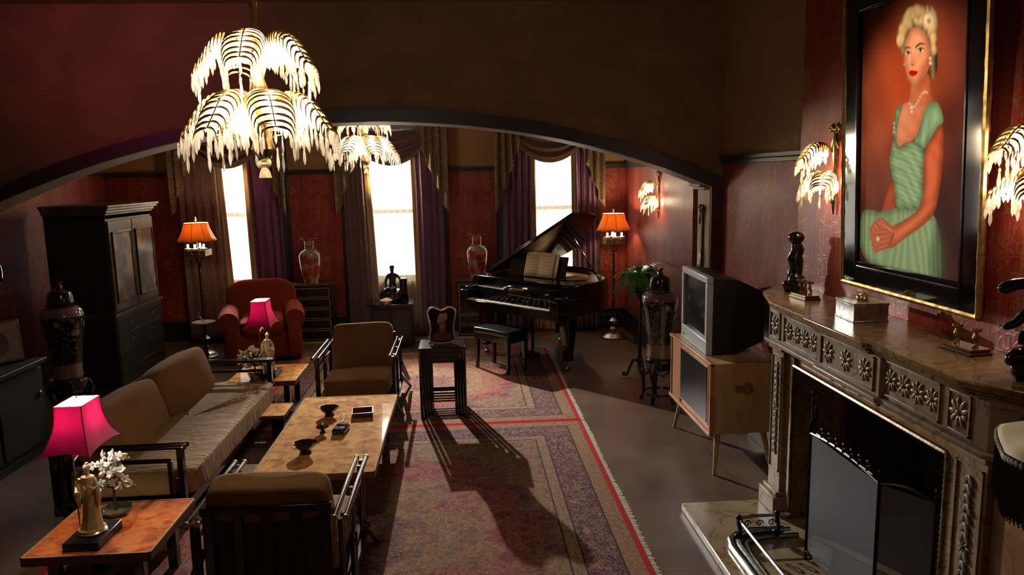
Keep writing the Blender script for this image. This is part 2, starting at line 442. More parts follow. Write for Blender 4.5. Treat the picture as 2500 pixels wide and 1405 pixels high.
def interp(x, xs_, zs_): return float(np.interp(x, xs_, zs_))
AC, AH = -.80, 2.95
def zb(x): t = abs((x-AC)/AH); return 1.96+.59*(1-t**2.15) if t <= 1 else 1.96-1.27*(t-1)
def zt(x):
    t = (x-AC)/AH
    return zb(x)+.105+.012*t*t
b = MB(); N = 80; x0, x1 = -4.25, AC+AH
def arch_strip(b, y0, y1, lo, hi, x0=x0, x1=x1, N=N):
    L = [x0+(x1-x0)*i/N for i in range(N+1)]
    v = []
    for x in L: v += [(x, y0, lo(x)), (x, y0, hi(x)), (x, y1, hi(x)), (x, y1, lo(x))]
    f = []
    for i in range(N):
        a = 4*i; c = a+4
        f += [(a, c, c+1, a+1), (a+1, c+1, c+2, a+2), (a+2, c+2, c+3, a+3), (a+3, c+3, c, a)]
    f += [(0, 1, 2, 3), (4*N, 4*N+3, 4*N+2, 4*N+1)]
    return b.add(v, f)
arch_strip(b, YA0, YA1, lambda x: zb(x)+.012, lambda x: HC)
b.box(XL, YA0, 0, x0, YA1, HC).box(x1+.0, YA0, 0, 2.9, YA1, HC)
st(b, 'wall_arch', plaster, angle=50)
st(arch_strip(MB(), YA0-.03, YA0-.001, zb, zt, x0-.02, x1+.1), 'trim_1', dark_trim, angle=50)
st(arch_strip(MB(), YA0+.002, YA1+.02, lambda x: zb(x)-.002, lambda x: zb(x)+.011), 'trim_2', white_trim, angle=50)
st(MB().box(x1-.0, YA0-.025, 0, XN-.002, YA0-.002, 1.97).box(x0-.12, YA0-.025, 0, x0, YA0-.002, 1.75), 'trim_3', maroon, smooth=False)
st(MB().box(x1-.006, YA0+.01, 0, x1-.001, YA1-.005, 1.93), 'trim_9', pale_wall, smooth=False)
st(MB().box(x1-.04, YA0+.05, 1.93, XN, YA1+.05, 1.955).box(x1-.07, YA0+.1, 1.955, XN, YA1+.07, 1.985), 'trim_4', white_trim, bevel=.004)
# picture rails
rail = lambda b, x0_, y0_, x1_, y1_: b.box(x0_, y0_, 2.175, x1_, y1_, 2.205).box(x0_, y0_, 2.15, x1_, y1_, 2.17)
b = MB()
for a, c in ((XL, WC[0]-.7), (WC[0]+.7, WC[1]-.7), (WC[1]+.7, WC[2]-.7), (WC[2]+.7, XR)):
    b.box(a, YB-.035, 2.178, c, YB, 2.212).box(a, YB-.02, 2.15, c, YB, 2.178)
st(b, 'trim_5', dark_trim, bevel=.004)
st(MB().box(XR-.035, YA1+.22, 2.178, XR, YB-.04, 2.212).box(XR-.02, YA1+.22, 2.15, XR, YB-.04, 2.178), 'trim_6', dark_trim, bevel=.004)
st(MB().box(XN-.04, 4.72, 2.185, XN, YA0-.03, 2.222).box(XN-.025, 4.72, 2.15, XN, YA0-.03, 2.185), 'trim_7', dark_trim, bevel=.005)
st(MB().box(XL, YA1, 2.178, XL+.035, YB-.04, 2.212), 'trim_8', dark_trim)
def basebd(b, x0_, y0_, x1_, y1_, dx, dy):
    b.box(x0_, y0_, 0, x1_+dx*.03, y1_+dy*.03, .2); b.box(x0_, y0_, .2, x1_+dx*.018, y1_+dy*.018, .255); b.box(x0_, y0_, .255, x1_+dx*.035, y1_+dy*.035, .275)
b = MB()
for a, c in ((XL, WC[0]-.7), (WC[0]+.7, WC[1]-.7), (WC[1]+.7, WC[2]-.7), (WC[2]+.7, XR)):
    b.box(a, YB-.03, 0, c, YB, .19).box(a, YB-.02, .19, c, YB, .25).box(a, YB-.036, .25, c, YB, .275)
st(b, 'baseboard_back', green_trim, bevel=.004)
st(MB().box(XR-.03, YA1+.22, 0, XR, YB-.04, .19).box(XR-.02, YA1+.22, .19, XR, YB-.04, .25).box(XR-.036, YA1+.22, .25, XR, YB-.04, .275), 'baseboard_right', green_trim, bevel=.004)
st(MB().box(XN-.03, 4.72, 0, XN, YA0-.03, .25), 'baseboard_recess', green_trim, bevel=.004)
st(MB().box(XL, YF, 0, XL+.03, YB-.04, .25), 'baseboard_left', green_trim, bevel=.004)

# windows
for i, c in enumerate(WC):
    fr = st(MB().box(c-WH, YB+.06, ZS, c-WH+.05, YB+.14, ZT).box(c+WH-.05, YB+.06, ZS, c+WH, YB+.14, ZT).box(c-WH, YB+.06, ZS, c+WH, YB+.14, ZS+.05)
            .box(c-WH, YB+.06, ZT-.06, c+WH, YB+.14, ZT).box(c-WH+.05, YB+.07, 1.62, c+WH-.05, YB+.12, 1.67), 'window_%d' % (i+1), green_trim, bevel=.004)
    MB().box(c-WH+.05, YB+.09, ZS+.05, c+WH-.05, YB+.095, ZT-.06).obj('window_pane', pane_glass, fr, smooth=False)
    b = MB()
    for s_ in (-1, 1): b.box(c+s_*WH, YB-.05, 0, c+s_*(WH+.13), YB, 2.75).box(c+s_*(WH+.03), YB-.065, 0, c+s_*(WH+.1), YB-.05, 2.75)
    b.box(c-WH-.13, YB-.05, ZT, c+WH+.13, YB, 2.78)
    b.box(c-WH-.02, YB-.07, ZS-.03, c+WH+.02, YB, ZS)
    st(b, 'trim_%d' % (20+i), green_trim, bevel=.006)

# ------------------------------------------------------------ curtains
def folds(name, mat, x0t, x1t, x0b, x1b, zt_, zb_, y, n, amp, pinch=1., ph=0., nv=24, thick=.004, waist=None):
    def fn(u, v):
        a = x0t+(x0b-x0t)*v**pinch; c = x1t+(x1b-x1t)*v**pinch
        if waist: k = waist[1]*math.exp(-((v-waist[0])/.25)**2); a, c = a+(waist[2]-a)*k, c+(waist[2]-c)*k
        x = a+(c-a)*u
        yy = y-amp*(sin(2*pi*n*u+ph+.7*sin(3*v+ph))*(.6+.4*v)+.35*sin(2*pi*n*2.3*u+1+ph*2))
        return (x, yy, zt_+(zb_-zt_)*v)
    return MB().grid(int(n*10), nv, fn).obj(name, mat, solid=thick, angle=80)
side = ['left', 'middle', 'right']
for i, c in enumerate(WC):
    w = side[i]
    gl, gr = ((-.10, .17), (-.30, .235), (-.175, .285))[i]; gl += c; gr += c
    dl, dr = ((.09, .03), (.09, .02), (.0, .02))[i]
    o = folds('sheer_curtain', sheer, c-WH+.04, c+WH-.04, c-WH+.04, c+WH-.04, 2.7, .03, YB-.10, 11, .018, ph=i)
    tag(o, 'full-length ecru voile sheer glowing in the %s window of the far wall' % w, 'curtain', 'sheer curtains')
    o = folds('lining_curtain', ecru, gl-.12, gl+.0, gl-.10+dl, gl+dl, 2.68, .04, YB-.16, 2.2, .02, ph=i)
    tag(o, 'ecru inner curtain edge on the left side of the %s window gap' % w, 'curtain', 'ecru inner curtains')
    o = folds('lining_curtain', ecru, gr, gr+.13, gr+dr, gr+.12+dr, 2.68, .04, YB-.16, 2.2, .02, ph=i+1)
    tag(o, 'ecru inner curtain edge on the right side of the %s window gap' % w, 'curtain', 'ecru inner curtains')
    o = folds('drape', brown_drape if i < 2 else purple, c-WH-.06, gl-.06, c-WH-.05, gl-.07+dl*.7, 2.68, .03, YB-.21, 4.5, .03, ph=i*2+.5)
    tag(o, 'heavy folded drape hanging left of the %s window gap' % w, 'curtain', 'plum drapes')
    o = folds('drape', purple, gr+.06, c+WH+.07, gr+.08+dr, c+WH+.09, 2.68, .03, YB-.21, 4.0, .03, ph=i*2+2)
    tag(o, 'purple folded drape hanging right of the %s window gap' % w, 'curtain', 'plum drapes')
    # swag
    def swag(u, v, c=c):
        span = 4*u*(1-u)
        x = c-.46+.92*u
        z = 2.72-.03*v-(.06+.36*v)*span**.8*(1)-.10*v*(1-span)
        y = YB-.27-.035*sin(v*pi*7)*(.4+.6*span)-.05*span*sin(pi*v)
        return (x, y, z)
    sw = T('swag_valance', 'draped plum swag with gold edging across the top of the %s window' % w, 'curtain', group='swag valances')
    MB().grid(36, 56, swag).obj('swag', swag_m, sw, solid=.005, angle=80)
    MB().grid(36, 3, lambda u, v: (lambda p: (p[0], p[1]-.012, p[2]-.045*v+.01))(swag(u, 1.))).obj('gold_edging', gold_damask, sw, solid=.008, angle=80)
    MB().box(c-WH-.16, YB-.25, 2.72, c+WH+.16, YB-.05, 2.76).obj('pelmet_board', green_trim, sw)
    for s_ in (-1, 1):
        def jab(u, v, s_=s_, c=c):
            x = c+s_*(WH+.15-.36*u)
            L = .98*(1-u)**.9+.14
            if s_ < 0 and i == 2: L *= 1.05
            st_ = (int(u*4)+.5)/4; L = .6*L+.4*(.98*(1-st_)+.16)
            return (x, YB-.29-.03*sin(u*4*2*pi)-.01, 2.72-L*v)
        j = MB().grid(48, 20, jab).obj('jabot_curtain', gold_damask, None, solid=.005, angle=80)
        tag(j, 'gold scroll-patterned cascade jabot at the upper %s of the %s window' % ('left' if s_ < 0 else 'right', w), 'curtain', 'cascade jabots')

# ------------------------------------------------------------ rugs
def rug(name, x0_, y0_, x1_, y1_, label, seed):
    hx, hy = (x1_-x0_)/2, (y1_-y0_)/2
    t = T(name, label, 'rug', ((x0_+x1_)/2, (y0_+y1_)/2, 0))
    MB().box(-hx, -hy, .001, hx, hy, .009).obj('pile', rug_mat('rug_pile', hx, hy, seed), t, smooth=False)
    b = MB(); random.seed(int(seed*10)); n = int(2*hy/.009)
    for k in range(n):
        y = -hy+2*hy*k/n; w = .03+random.random()*.012+.004*sin(y*5); d = random.uniform(-.006, .006)
        b.add([(hx-.003, y, .006), (hx-.003, y+.006, .006), (hx+w, y+.006+d, .003), (hx+w, y+d, .003)], [(0, 3, 2, 1)])
    b.obj('fringe', M('rug_fringe', (.55, .49, .36), .9), t, smooth=False, solid=.0015)
rug('oriental_rug', -1.95, 6.075, .955, 8.75, 'worn Persian rug with red and tan pattern lying farther away under the piano bench', 1.3)
rug('oriental_rug', -2.35, 2.1, .955, 6.065, 'worn Persian rug with wine border lying nearest, under the coffee table', 4.1)
random.seed(7)

# ------------------------------------------------------------ coffee table, end tables
def low_table(name, label, cat, loc, w, d, h, topm, th=.045, group=None):
    t = T(name, label, cat, loc, 0, group)
    MB().box(-w/2, -d/2, h-th, w/2, d/2, h-.003).obj('table_frame', edge_wood, t, bevel=.004)
    MB().box(-w/2+.004, -d/2+.004, h-.003, w/2-.004, d/2-.004, h).obj('table_top', topm, t, smooth=False)
    e = .008
    b = MB().box(-w/2, -d/2, h-.002, w/2, -d/2+e, h+.002).box(-w/2, d/2-e, h-.002, w/2, d/2, h+.002).box(-w/2, -d/2, h-.002, -w/2+e, d/2, h+.002).box(w/2-e, -d/2, h-.002, w/2, d/2, h+.002)
    b.obj('edge_banding', M('gilt_line', (.40, .24, .09), .8, spec=.1), t, smooth=False)
    for a in (-1, 1):
        for c in (-1, 1):
            MB().box(a*(w/2-.1)-.025, c*(d/2-.1)-.025, 0, a*(w/2-.1)+.025, c*(d/2-.1)+.025, h-th).obj('leg', lacquer, t, bevel=.003)
    return t
ZR = .009
low_table('coffee_table', 'long low coffee table with glossy gold parchment top between the chairs', 'coffee table', (-.945, 5.10, ZR), .74, 1.60, .335, top_gold)
low_table('end_table', 'square rust-lacquered end table in front holding figurine lamp', 'side table', (-1.83, 3.71, ZR), .60, .60, .345, top_rust, group='lacquered end tables')
low_table('end_table', 'square gold-lacquered end table beyond the far sofa arm', 'side table', (-1.82, 6.77, ZR), .60, .60, .325, top_gold, group='lacquered end tables')
low_table('side_table', 'small low pale-topped table between sofa end and coffee table', 'side table', (-1.575, 6.0, ZR), .20, .34, .215, top_gold, .03)
ZC = .335+ZR

# things on the coffee table
def bowl(label, x, y, r, h, kind=0):
    t = T('ashtray', label, 'ashtray', (x, y, ZC), .3, 'dark glass ashtrays')
    prof = [(r*.55, 0), (r*.5, h*.15), (r*.45, h*.3), (r*.7, h*.55), (r*.98, h*.9), (r, h), (r*.92, h*.97), (r*.6, h*.62), (r*.25, h*.5), (0.0001, h*.48)]
    MB().lathe(prof, 48, mod=lambda rr, z, q, u: (rr*(1+.13*cos(5*q)*(z/h)), z-.12*h*cos(5*q)*max(0, z/h-.5))).obj('bowl', dark_glass, t)
    return t
bowl('dark fluted glass ashtray with flared rim, nearest one on the coffee table', -1.06, 4.66, .073, .07)
bowl('dark fluted glass ashtray at the far left of the coffee table', -1.04, 5.42, .068, .065)
t = T('table_lighter', 'small dark footed lighter with silver top beside the farther ashtray', 'lighter', (-1.02, 5.04, ZC))
MB().lathe([(.022, 0), (.014, .012), (.012, .02), (.03, .032), (.045, .045), (.04, .05), (.02, .052)], 32, mod=lambda rr, z, q, u: (rr*(1+.1*cos(5*q)), z)).obj('foot', dark_glass, t)
MB().lathe([(.015, .052), (.017, .065), (.012, .072), (.004, .08)], 16).obj('silver_cap', silver, t)
t = T('cigarette_box', 'dark blue-black cigarette box with ring handle on the coffee table', 'box', (-.895, 5.05, ZC), -.12)
MB().box(-.045, -.075, 0, .045, .075, .03).obj('box_body', dark_glass, t, bevel=.006)
MB().box(-.04, -.07, .03, .04, -.002, .042).obj('compartment', M('blue_enamel', (.03, .03, .07), .15, coat=.5), t, bevel=.006)
MB().box(-.036, .012, .03, .036, .068, .046).obj('compartment', lacquer, t, bevel=.006)
MB().tube([(0, .082+.0*cos(a), .075+.022*sin(a)) if 0 else (.022*cos(a), .078, .078+.022*sin(a)) for a in [2*pi*k/24 for k in range(24)]], .0015, 6, close=True).tube([(0, .078, .03), (0, .078, .056)], .0015, 6).obj('ring_handle', silver, t)
t = T('square_dish', 'square plum glass dish with pale rim at far right of the coffee table', 'dish', (-.79, 5.40, ZC), .12)
pl = M('plum_glass', (.13, .03, .03), .1, coat=.6)
MB().taper((0, 0, 0), (.12, .12), (0, 0, .008), (.13, .13)).obj('dish_base', pl, t)
b = MB()
for q in range(4):
    k = len(b.v); b.add([(-.065, -.065, .004), (.065, -.065, .004), (.078, -.078, .035), (-.078, -.078, .035), (-.06, -.06, .008), (.06, -.06, .008), (.07, -.07, .035), (-.07, -.07, .035)], [(0, 1, 2, 3), (5, 4, 7, 6), (3, 2, 6, 7)]); b.xf(Matrix.Rotation(q*pi/2, 4, 'Z'), k)
b.obj('dish_wall', pl, t, smooth=False)
MB().tube([(-.075, -.075, .036), (.075, -.075, .036), (.075, .075, .036), (-.075, .075, .036)], .003, 6, close=True).obj('rim', M('pale_rim', (.75, .6, .5), .25), t)

# ------------------------------------------------------------ lacquer chairs
def post(b, x, y, z0, z1, r=.014): b.tube([(x, y, z0), (x, y, z1)], r, 10)
def lacquer_chair(label):
    t = T('lacquer_armchair', label, 'armchair', (0, 0, 0), 0, 'black lacquer armchairs')
    for s_ in (-1, 1):
        b = MB()
        for dx in (-.026, .026):
            b.tube([(s_*.335+dx, -.42, .535), (s_*.335+dx, .34, .535)], .013, 12)
        b.obj('armrest', lacquer, t)
        b = MB()
        for dx in (-.026, .026):
            for y in (-.40, .40): b.tube([(s_*.335+dx, y*1.02 if y < 0 else .335, .535), (s_*.335+dx, (y*1.02 if y < 0 else .335)+.006, .535)], .0155, 10)
        b.obj('brass_ferrule', brass, t)
        b = MB()
        for y in (-.385, -.30, -.02, .27, .33): post(b, s_*.335, y, .10, .53, .014 if y in (-.385, .33) else .011)
        b.tube([(s_*.335, -.30, .44), (s_*.335, .27, .44)], .012, 10)
        b.box(s_*.335-.02, -.42, .10, s_*.335+.02, .40, .14)
        b.obj('side_frame', lacquer, t)
        for y0, y1 in ((-.36, -.44), (.32, .50)):
            MB().tube([(s_*.335, y0, .16), (s_*.37, (y0+y1)/2, .08), (s_*.41, y1, .0)], [.017, .015, .012], 10).obj('leg', lacquer, t)
        MB().tube([(s_*.36, .18, .33), (s_*.405, .44, .09)], .013, 8).tube([(s_*.36, .08, .33), (s_*.395, .36, .09)], .011, 8).obj('brace', lacquer, t)
    MB().box(-.37, -.41, .13, .37, -.37, .165).box(-.33, .30, .13, .33, .34, .165).box(-.33, -.38, .145, .33, .32, .16).obj('seat_frame', lacquer, t, bevel=.004)
    b = MB().box(-.30, .30, .57, .30, .335, .605)
    for k in range(5): x = -.27+.135*k; b.box(x-.022, .305, .16, x+.022, .33, .58)
    b.obj('back_frame', lacquer, t, bevel=.004)
    b = MB().box(-.28, .285, .17, .28, .30, .58)
    b.obj('back_panel', M('brown_webbing', (.05, .03, .02), .9), t)
    def seat(x, y, z): return (x, y, z+(.012*(1-(x/.3)**2) if z > 0 else 0)+.004*sin(9*x+3*y))
    MB().sup((0, -.11, .25), (.29, .30, .078), .22, fn=seat).obj('seat_cushion', tan_fabric, t, angle=60)
    m = Matrix.Translation((0, .215, .50)) @ Matrix.Rotation(radians(-14), 4, 'X')
    MB().sup((0, 0, 0), (.285, .068, .215), .25, fn=lambda x, y, z: (x*(1-.02*z/.2), y*(1+.18*cos(x*4)), z+.004*sin(8*x))).xf(m).obj('back_cushion', tan_fabric, t, angle=60)
    return t
ch = lacquer_chair('black lacquer armchair with tan cushions beyond the coffee table, facing the camera')
ch.location = (-.985, 6.80, ZR)
dup(ch, (-.945, 3.62, ZR), pi, 'black lacquer armchair seen from behind at the near end of the coffee table')

# ------------------------------------------------------------ sofa
t = T('lacquer_sofa', 'long tan cushioned sofa with black lacquer arms beside the coffee table', 'sofa', (0, 0, ZR))
SX0, SX1, SY0, SY1 = -2.48, -1.70, 4.36, 6.42
b = MB().box(SX1-.04, SY0-.05, .12, SX1, SY1+.05, .185).box(SX0, SY0-.02, .12, SX0+.04, SY1+.02, .18).box(SX0, SY0, .13, SX1, SY0+.04, .18).box(SX0, SY1-.04, .13, SX1, SY1, .18).box(SX0+.02, SY0+.03, .15, SX1-.02, SY1-.03, .17)
b.obj('seat_frame', lacquer, t, bevel=.004)
for y, s_ in ((SY0-.01, -1), (SY1+.01, 1)):
    b = MB()
    for dy in (-.024, .024): b.tube([(SX0, y+dy, .53), (SX1+.02, y+dy, .53)], .013, 12)
    b.obj('armrest', lacquer, t)
    b = MB()
    for dy in (-.024, .024): b.tube([(SX1+.0, y+dy, .53), (SX1+.008, y+dy, .53)], .0155, 10)
    b.tube([(SX1-.055, y, .33), (SX1-.02, y, .33)], .006, 8)
    b.obj('brass_ferrule', brass, t)
    b = MB().box(SX1-.04, y-.022, .10, SX1-.005, y+.022, .52).box(SX1-.10, y-.015, .17, SX1-.075, y+.015, .435).tube([(SX0+.05, y, .44), (SX1-.08, y, .44)], .014, 10)
    b.box(SX0+.05, y-.015, .10, SX0+.08, y+.015, .52).tube([(SX0+.05, y, .19), (SX1-.02, y, .19)], .012, 8)
    b.obj('arm_frame', lacquer, t, bevel=.003)
for x in (SX0+.06, SX1-.03):
    for y in (SY0, SY1): MB().tube([(x, y, .14), (x, y, 0)], [.022, .016], 10).obj('leg', lacquer, t)
L2 = (SY1-SY0-.06)/2
def sseat(x, y, z):
    if z > 0: z += .012*cos(pi*y/(2*L2)*1.0)+math.exp(-((y-.50)/.42)**2)*(.011*sin(34*y+7*x+2.5*sin(5*x)+1.5*sin(11*y))+.006*sin(57*y-9*x+2*sin(9*x)))+.0015*sin(40*y-6*x+3*sin(4*x))
    return (x, y, z)
MB().sup(((SX0+SX1)/2+.04, (SY0+SY1)/2, .275), (.39, L2-.0, .085), .16, 160, 30, fn=sseat).obj('seat_cushion', sofa_fabric, t, angle=70)
MB().tube([(SX1+.028, SY0+.06, .345), (SX1+.03, (SY0+SY1)/2, .355), (SX1+.028, SY1-.06, .345)], .004, 6).obj('piping', tan_fabric, t)
for k in (-1, 1):
    yc = (SY0+SY1)/2+k*L2/2
    m = Matrix.Translation((-2.285, yc, .50)) @ Matrix.Rotation(radians(-17), 4, 'Y')
    MB().sup((0, 0, 0), (.095, L2/2-.006, .20), .32, 48, 26, fn=lambda x, y, z: (x*(1+.25*cos(y*3)), y*(1-.03*(z/.2)**2), z+.012*cos(y*3))).xf(m).obj('back_cushion', tan_fabric, t, angle=70)
MB().box(SX0-.02, SY0+.02, .5, SX0+.01, SY1-.02, .54).box(SX0-.02, SY0+.02, .17, SX0+.005, SY1-.02, .5).obj('back_frame', lacquer, t, bevel=.004)

# ------------------------------------------------------------ flowers, figurine lamps
def petals(b, c, r, n=5, tilt=.5, rnd=random):
    up = Vector((rnd.uniform(-1, 1), rnd.uniform(-1, 1), rnd.uniform(.1, 1))).normalized()
    q = up.to_track_quat('Z', 'Y')
    for k in range(n):
        a = 2*pi*k/n+rnd.random()*.3
        k0 = len(b.v); b.ell((0, 0, 0), (r*.52, r*.36, r*.12), 8, 5)
        m = Matrix.Translation(c) @ q.to_matrix().to_4x4() @ Matrix.Rotation(a, 4, 'Z') @ Matrix.Translation((r*.5, 0, r*.1)) @ Matrix.Rotation(-tilt, 4, 'Y')
        b.xf(m, k0)
jade = M('white_jade', (.72, .70, .62), .3, sss=.2); jade_g = M('green_jade', (.2, .28, .12), .3); bark = M('brown_branch', (.05, .03, .015), .6)
def jade_tree(name, label, loc, sx, h, potm, spread, nb, oct_=False):
    t = T(name, label, 'ornamental tree', loc, 0, 'white jade blossom trees')
    if oct_: MB().lathe([(.05, 0), (.07, .01), (.082, .03), (.078, .035), (.06, .02), (.0001, .02)], 8).obj('pot', potm, t, smooth=False)
    else: MB().lathe([(.035, 0), (.045, .01), (.06, .05), (.072, .075), (.066, .075), (.05, .06), (.0001, .06)], 6).obj('pot', potm, t)
    rnd = random.Random(nb); bt = MB(); bf = MB(); bg = MB()
    bt.tube([(0, 0, .02), (.012*sx, 0, .1), (-.01*sx, .0, h*.55), (.02*sx, 0, h*.8)], [.009, .008, .006, .004], 8)
    for k in range(nb):
        zz = h*(.45+.55*rnd.random()); a = rnd.random()*2*pi; rr = spread*(.25+.75*rnd.random())
        p = Vector((rr*cos(a)+sx*.25*spread, rr*sin(a)*.6, zz-.25*rr))
        st_ = Vector((0, 0, h*.35+.3*(zz-h*.35)))
        bt.tube([st_, (st_+p)/2+Vector((0, 0, .02)), p], [.004, .003, .002], 5)
        petals(bf, p, rnd.uniform(.020, .034), 5, .6, rnd)
        if k % 2 == 0: bf.ell((p.x+rnd.uniform(-.02, .02), p.y, p.z+rnd.uniform(-.02, .02)), (.007, .007, .011), 8, 6)
        if k % 3 == 0: bg.ell((p.x+.015, p.y+.01, p.z-.012), (.016, .006, .008), 8, 5)
    bt.obj('trunk', bark, t); bf.obj('blossoms', jade, t); bg.obj('leaves', jade_g, t)
    return t
gold_ivory = Mn('gilded_ivory', (.68, .50, .22), (.85, .76, .52), 9, .25, .35)
def figure(b, h, lean=.0, arm=1):
    """small robed standing woman, h tall, base at 0"""
    pr = [(.17, 0), (.175, .02), (.15, .08), (.125, .25), (.115, .42), (.105, .52), (.085, .62), (.105, .70), (.115, .77), (.095, .82), (.04, .845), (.032, .87)]
    b.lathe([(r*h, z*h) for r, z in pr], 24, mod=lambda r, z, q, u: (r*(1+.06*sin(7*q)*(1-z/h))*(1-.22*abs(sin(q))), z))
    for i in range(len(b.v)): x, y, z = b.v[i]; b.v[i] = (x+lean*h*.06*sin(z/h*pi), y, z)
    b.ell((0, 0, h*.925), (h*.048, h*.052, h*.065), 14, 10)          # head
    b.ell((0, -h*.05, h*.92), (h*.008, h*.012, h*.012), 6, 5)
    b.ell((0, h*.02, h*.955), (h*.055, h*.055, h*.05), 12, 8)       # hair
    b.ell((0, h*.03, h*1.0), (h*.03, h*.03, h*.03), 10, 6)
    for s_ in (-1, 1):
        f = 1 if s_ == arm else 0
        b.tube([(s_*h*.10, 0, h*.78), (s_*h*.15, -h*.02, h*.66), (s_*h*.12, -h*.11, h*(.60 if not f else .66)), (s_*h*.05, -h*.14, h*(.62 if not f else .72))], [h*.035, h*.032, h*.03, h*.016], 10)
        b.tube([(s_*h*.14, -h*.02, h*.64), (s_*h*.15, -h*.03, h*.48), (s_*h*.13, -h*.02, h*.34)], [h*.035, h*.045, h*.015], 8)
def table_lamp(label, loc, mir, fm):
    t = T('figurine_lamp', label, 'table lamp', loc, 0, 'figurine lamps with crimson shades')
    MB().box(-.085, -.125, 0, .085, .125, .042).obj('plinth', M('black_plinth', (.01, .01, .014), .3), t, bevel=.003)
    b = MB(); figure(b, .325, .3*mir, mir)
    b.xf(Matrix.Translation((0, 0, .062)))
    fg = b.obj('figurine', fm, t)
    MB().lathe([(.062, .042), (.066, .05), (.058, .058), (.062, .064)], 28).obj('figurine_base', gold_ivory, t)
    MB().tube([(-.072, .03, .04), (-.075, .035, .38), (-.072, .04, .42), (-.055, .045, .435), (-.04, .05, .42)], .0045, 8).tube([(-.06, .10, .42), (-.06, .10, .62)], .005, 8).tube([(-.074, .035, .39), (-.06, .10, .43)], .004, 6).obj('lamp_stem', old_brass, t)
    # pagoda shade: square, concave flare
    cx_, cy_ = -.07, .12; b = MB(); n = 14
    prof = [(.070, .675), (.071, .64), (.074, .60), (.082, .56), (.096, .52), (.112, .482), (.129, .458)]
    ring = []
    for k in range(4*n):
        a = 2*pi*k/(4*n)+pi/4
        ca, sa = cos(a), sin(a); m_ = max(abs(ca), abs(sa)); ring.append((ca/m_, sa/m_))
    v = []; f = []; K = 4*n
    for i, (r, z) in enumerate(prof):
        for (ca, sa) in ring:
            cor = min(abs(ca), abs(sa)); dip = -.018*cor**3*(i/6.)
            q = 1+.05*(1-cor)*(-1)*(i/6.)
            v.append((cx_+r*ca*q*.93, cy_+r*1.33*sa*q, z+dip))
    for i in range(len(prof)-1):
        for k in range(K): l = (k+1) % K; f.append((i*K+k, (i+1)*K+k, (i+1)*K+l, i*K+l))
    sh = b.add(v, f).obj('lamp_shade', shade_red, t, angle=30)
    b2 = MB(); b2.add([(cx_+(x-cx_)*.965, cy_+(y-cy_)*.965, z) for x, y, z in v], [q_[::-1] for q_ in f]).obj('white_lining', shade_in, sh, angle=30)
    pm = M('shade_piping', (.3, .004, .06), .7)
    for s1 in (-1, 1):
        for s2 in (-1, 1): MB().tube([(cx_+s1*r*.935, cy_+s2*r*1.335, z+(-.018*(i/6.))) for i, (r, z) in enumerate(prof)], .003, 6).obj('shade_piping', pm, sh)
    MB().tube([(cx_, cy_, .60), (cx_, cy_, .69)], .002, 6).ell((cx_, cy_, .693), (.005, .005, .008), 8, 6).obj('finial', brass, t)
    MB().ell((cx_, cy_, .58), (.022, .022, .03), 12, 8).obj('bulb', bulb_soft, t)
    MB().tube([(cx_, cy_, .44), (cx_, cy_, .56)], .012, 10).obj('socket', old_brass, t)
    lamp('table_lamp_light', 'POINT', (loc[0]+cx_, loc[1]+cy_, loc[2]+.60), 13, (1, .83, .72), .02)
    return t
table_lamp('figurine table lamp with crimson pagoda shade on the nearest end table', (-1.87, 3.575, .345+ZR), 1, gold_ivory)
table_lamp('figurine table lamp with crimson pagoda shade on the far end table by the red armchair', (-1.80, 6.70, .325+ZR), -1, gold_ivory)
jade_tree('jade_tree', 'white jade blossom tree in an octagonal dish on the nearest end table', (-1.885, 3.86, .345+ZR), -.4, .37, M('green_glass', (.1, .13, .07), .1, coat=.5), .105, 40, True)
jade_tree('jade_tree', 'white jade blossom tree in a blue porcelain pot on the far end table', (-1.90, 6.58, .325+ZR), .8, .30, Mn('blue_white_porcelain', (.05, .07, .25), (.6, .6, .62), 30, .1, lo=.45, hi=.55), .155, 44)

# ------------------------------------------------------------ nesting tables, heart frame
for k in range(4):
    w, d, h = .40-.052*k, .36-.045*k, .628-.047*k
    lab = ['black nest table, outermost and tallest of the stack of four by the piano bench', 'black nest table second from the top of the nested stack', 'black nest table third from the top of the nested stack', 'black nest table, innermost and smallest of the nested stack'][k]
    t = T('nesting_table', lab, 'nest table', (-.215+.0*k, 6.42+.01*k, ZR), 0, 'nested black side tables')
    MB().box(-w/2, -d/2, h-.016, w/2, d/2, h).obj('table_top', lacquer, t, bevel=.003)
    if k < 3: MB().box(-w/2+.03, -d/2+.008, h-.04, w/2-.03, -d/2+.018, h-.016).obj('apron', lacquer, t)
    for a in (-1, 1):
        for c in (-1, 1):
            MB().tube([(a*(w/2-.012), c*(d/2-.012), h-.016), (a*(w/2-.012), c*(d/2-.012), 0)], .0135, 8).obj('leg', lacquer, t)
    b = MB().tube([(-w/2+.012, d/2-.012, .05+.028*k), (w/2-.012, d/2-.012, .05+.028*k)], .009, 8).tube([(-w/2+.012, d/2-.012, .15+.012*k), (w/2-.012, d/2-.012, .15+.012*k)], .007, 8)
    for a in (-1, 1): b.tube([(a*(w/2-.012), -d/2+.01, .05), (a*(w/2-.012), d/2-.01, .05)], .008, 8)
    b.obj('stretcher', lacquer, t)

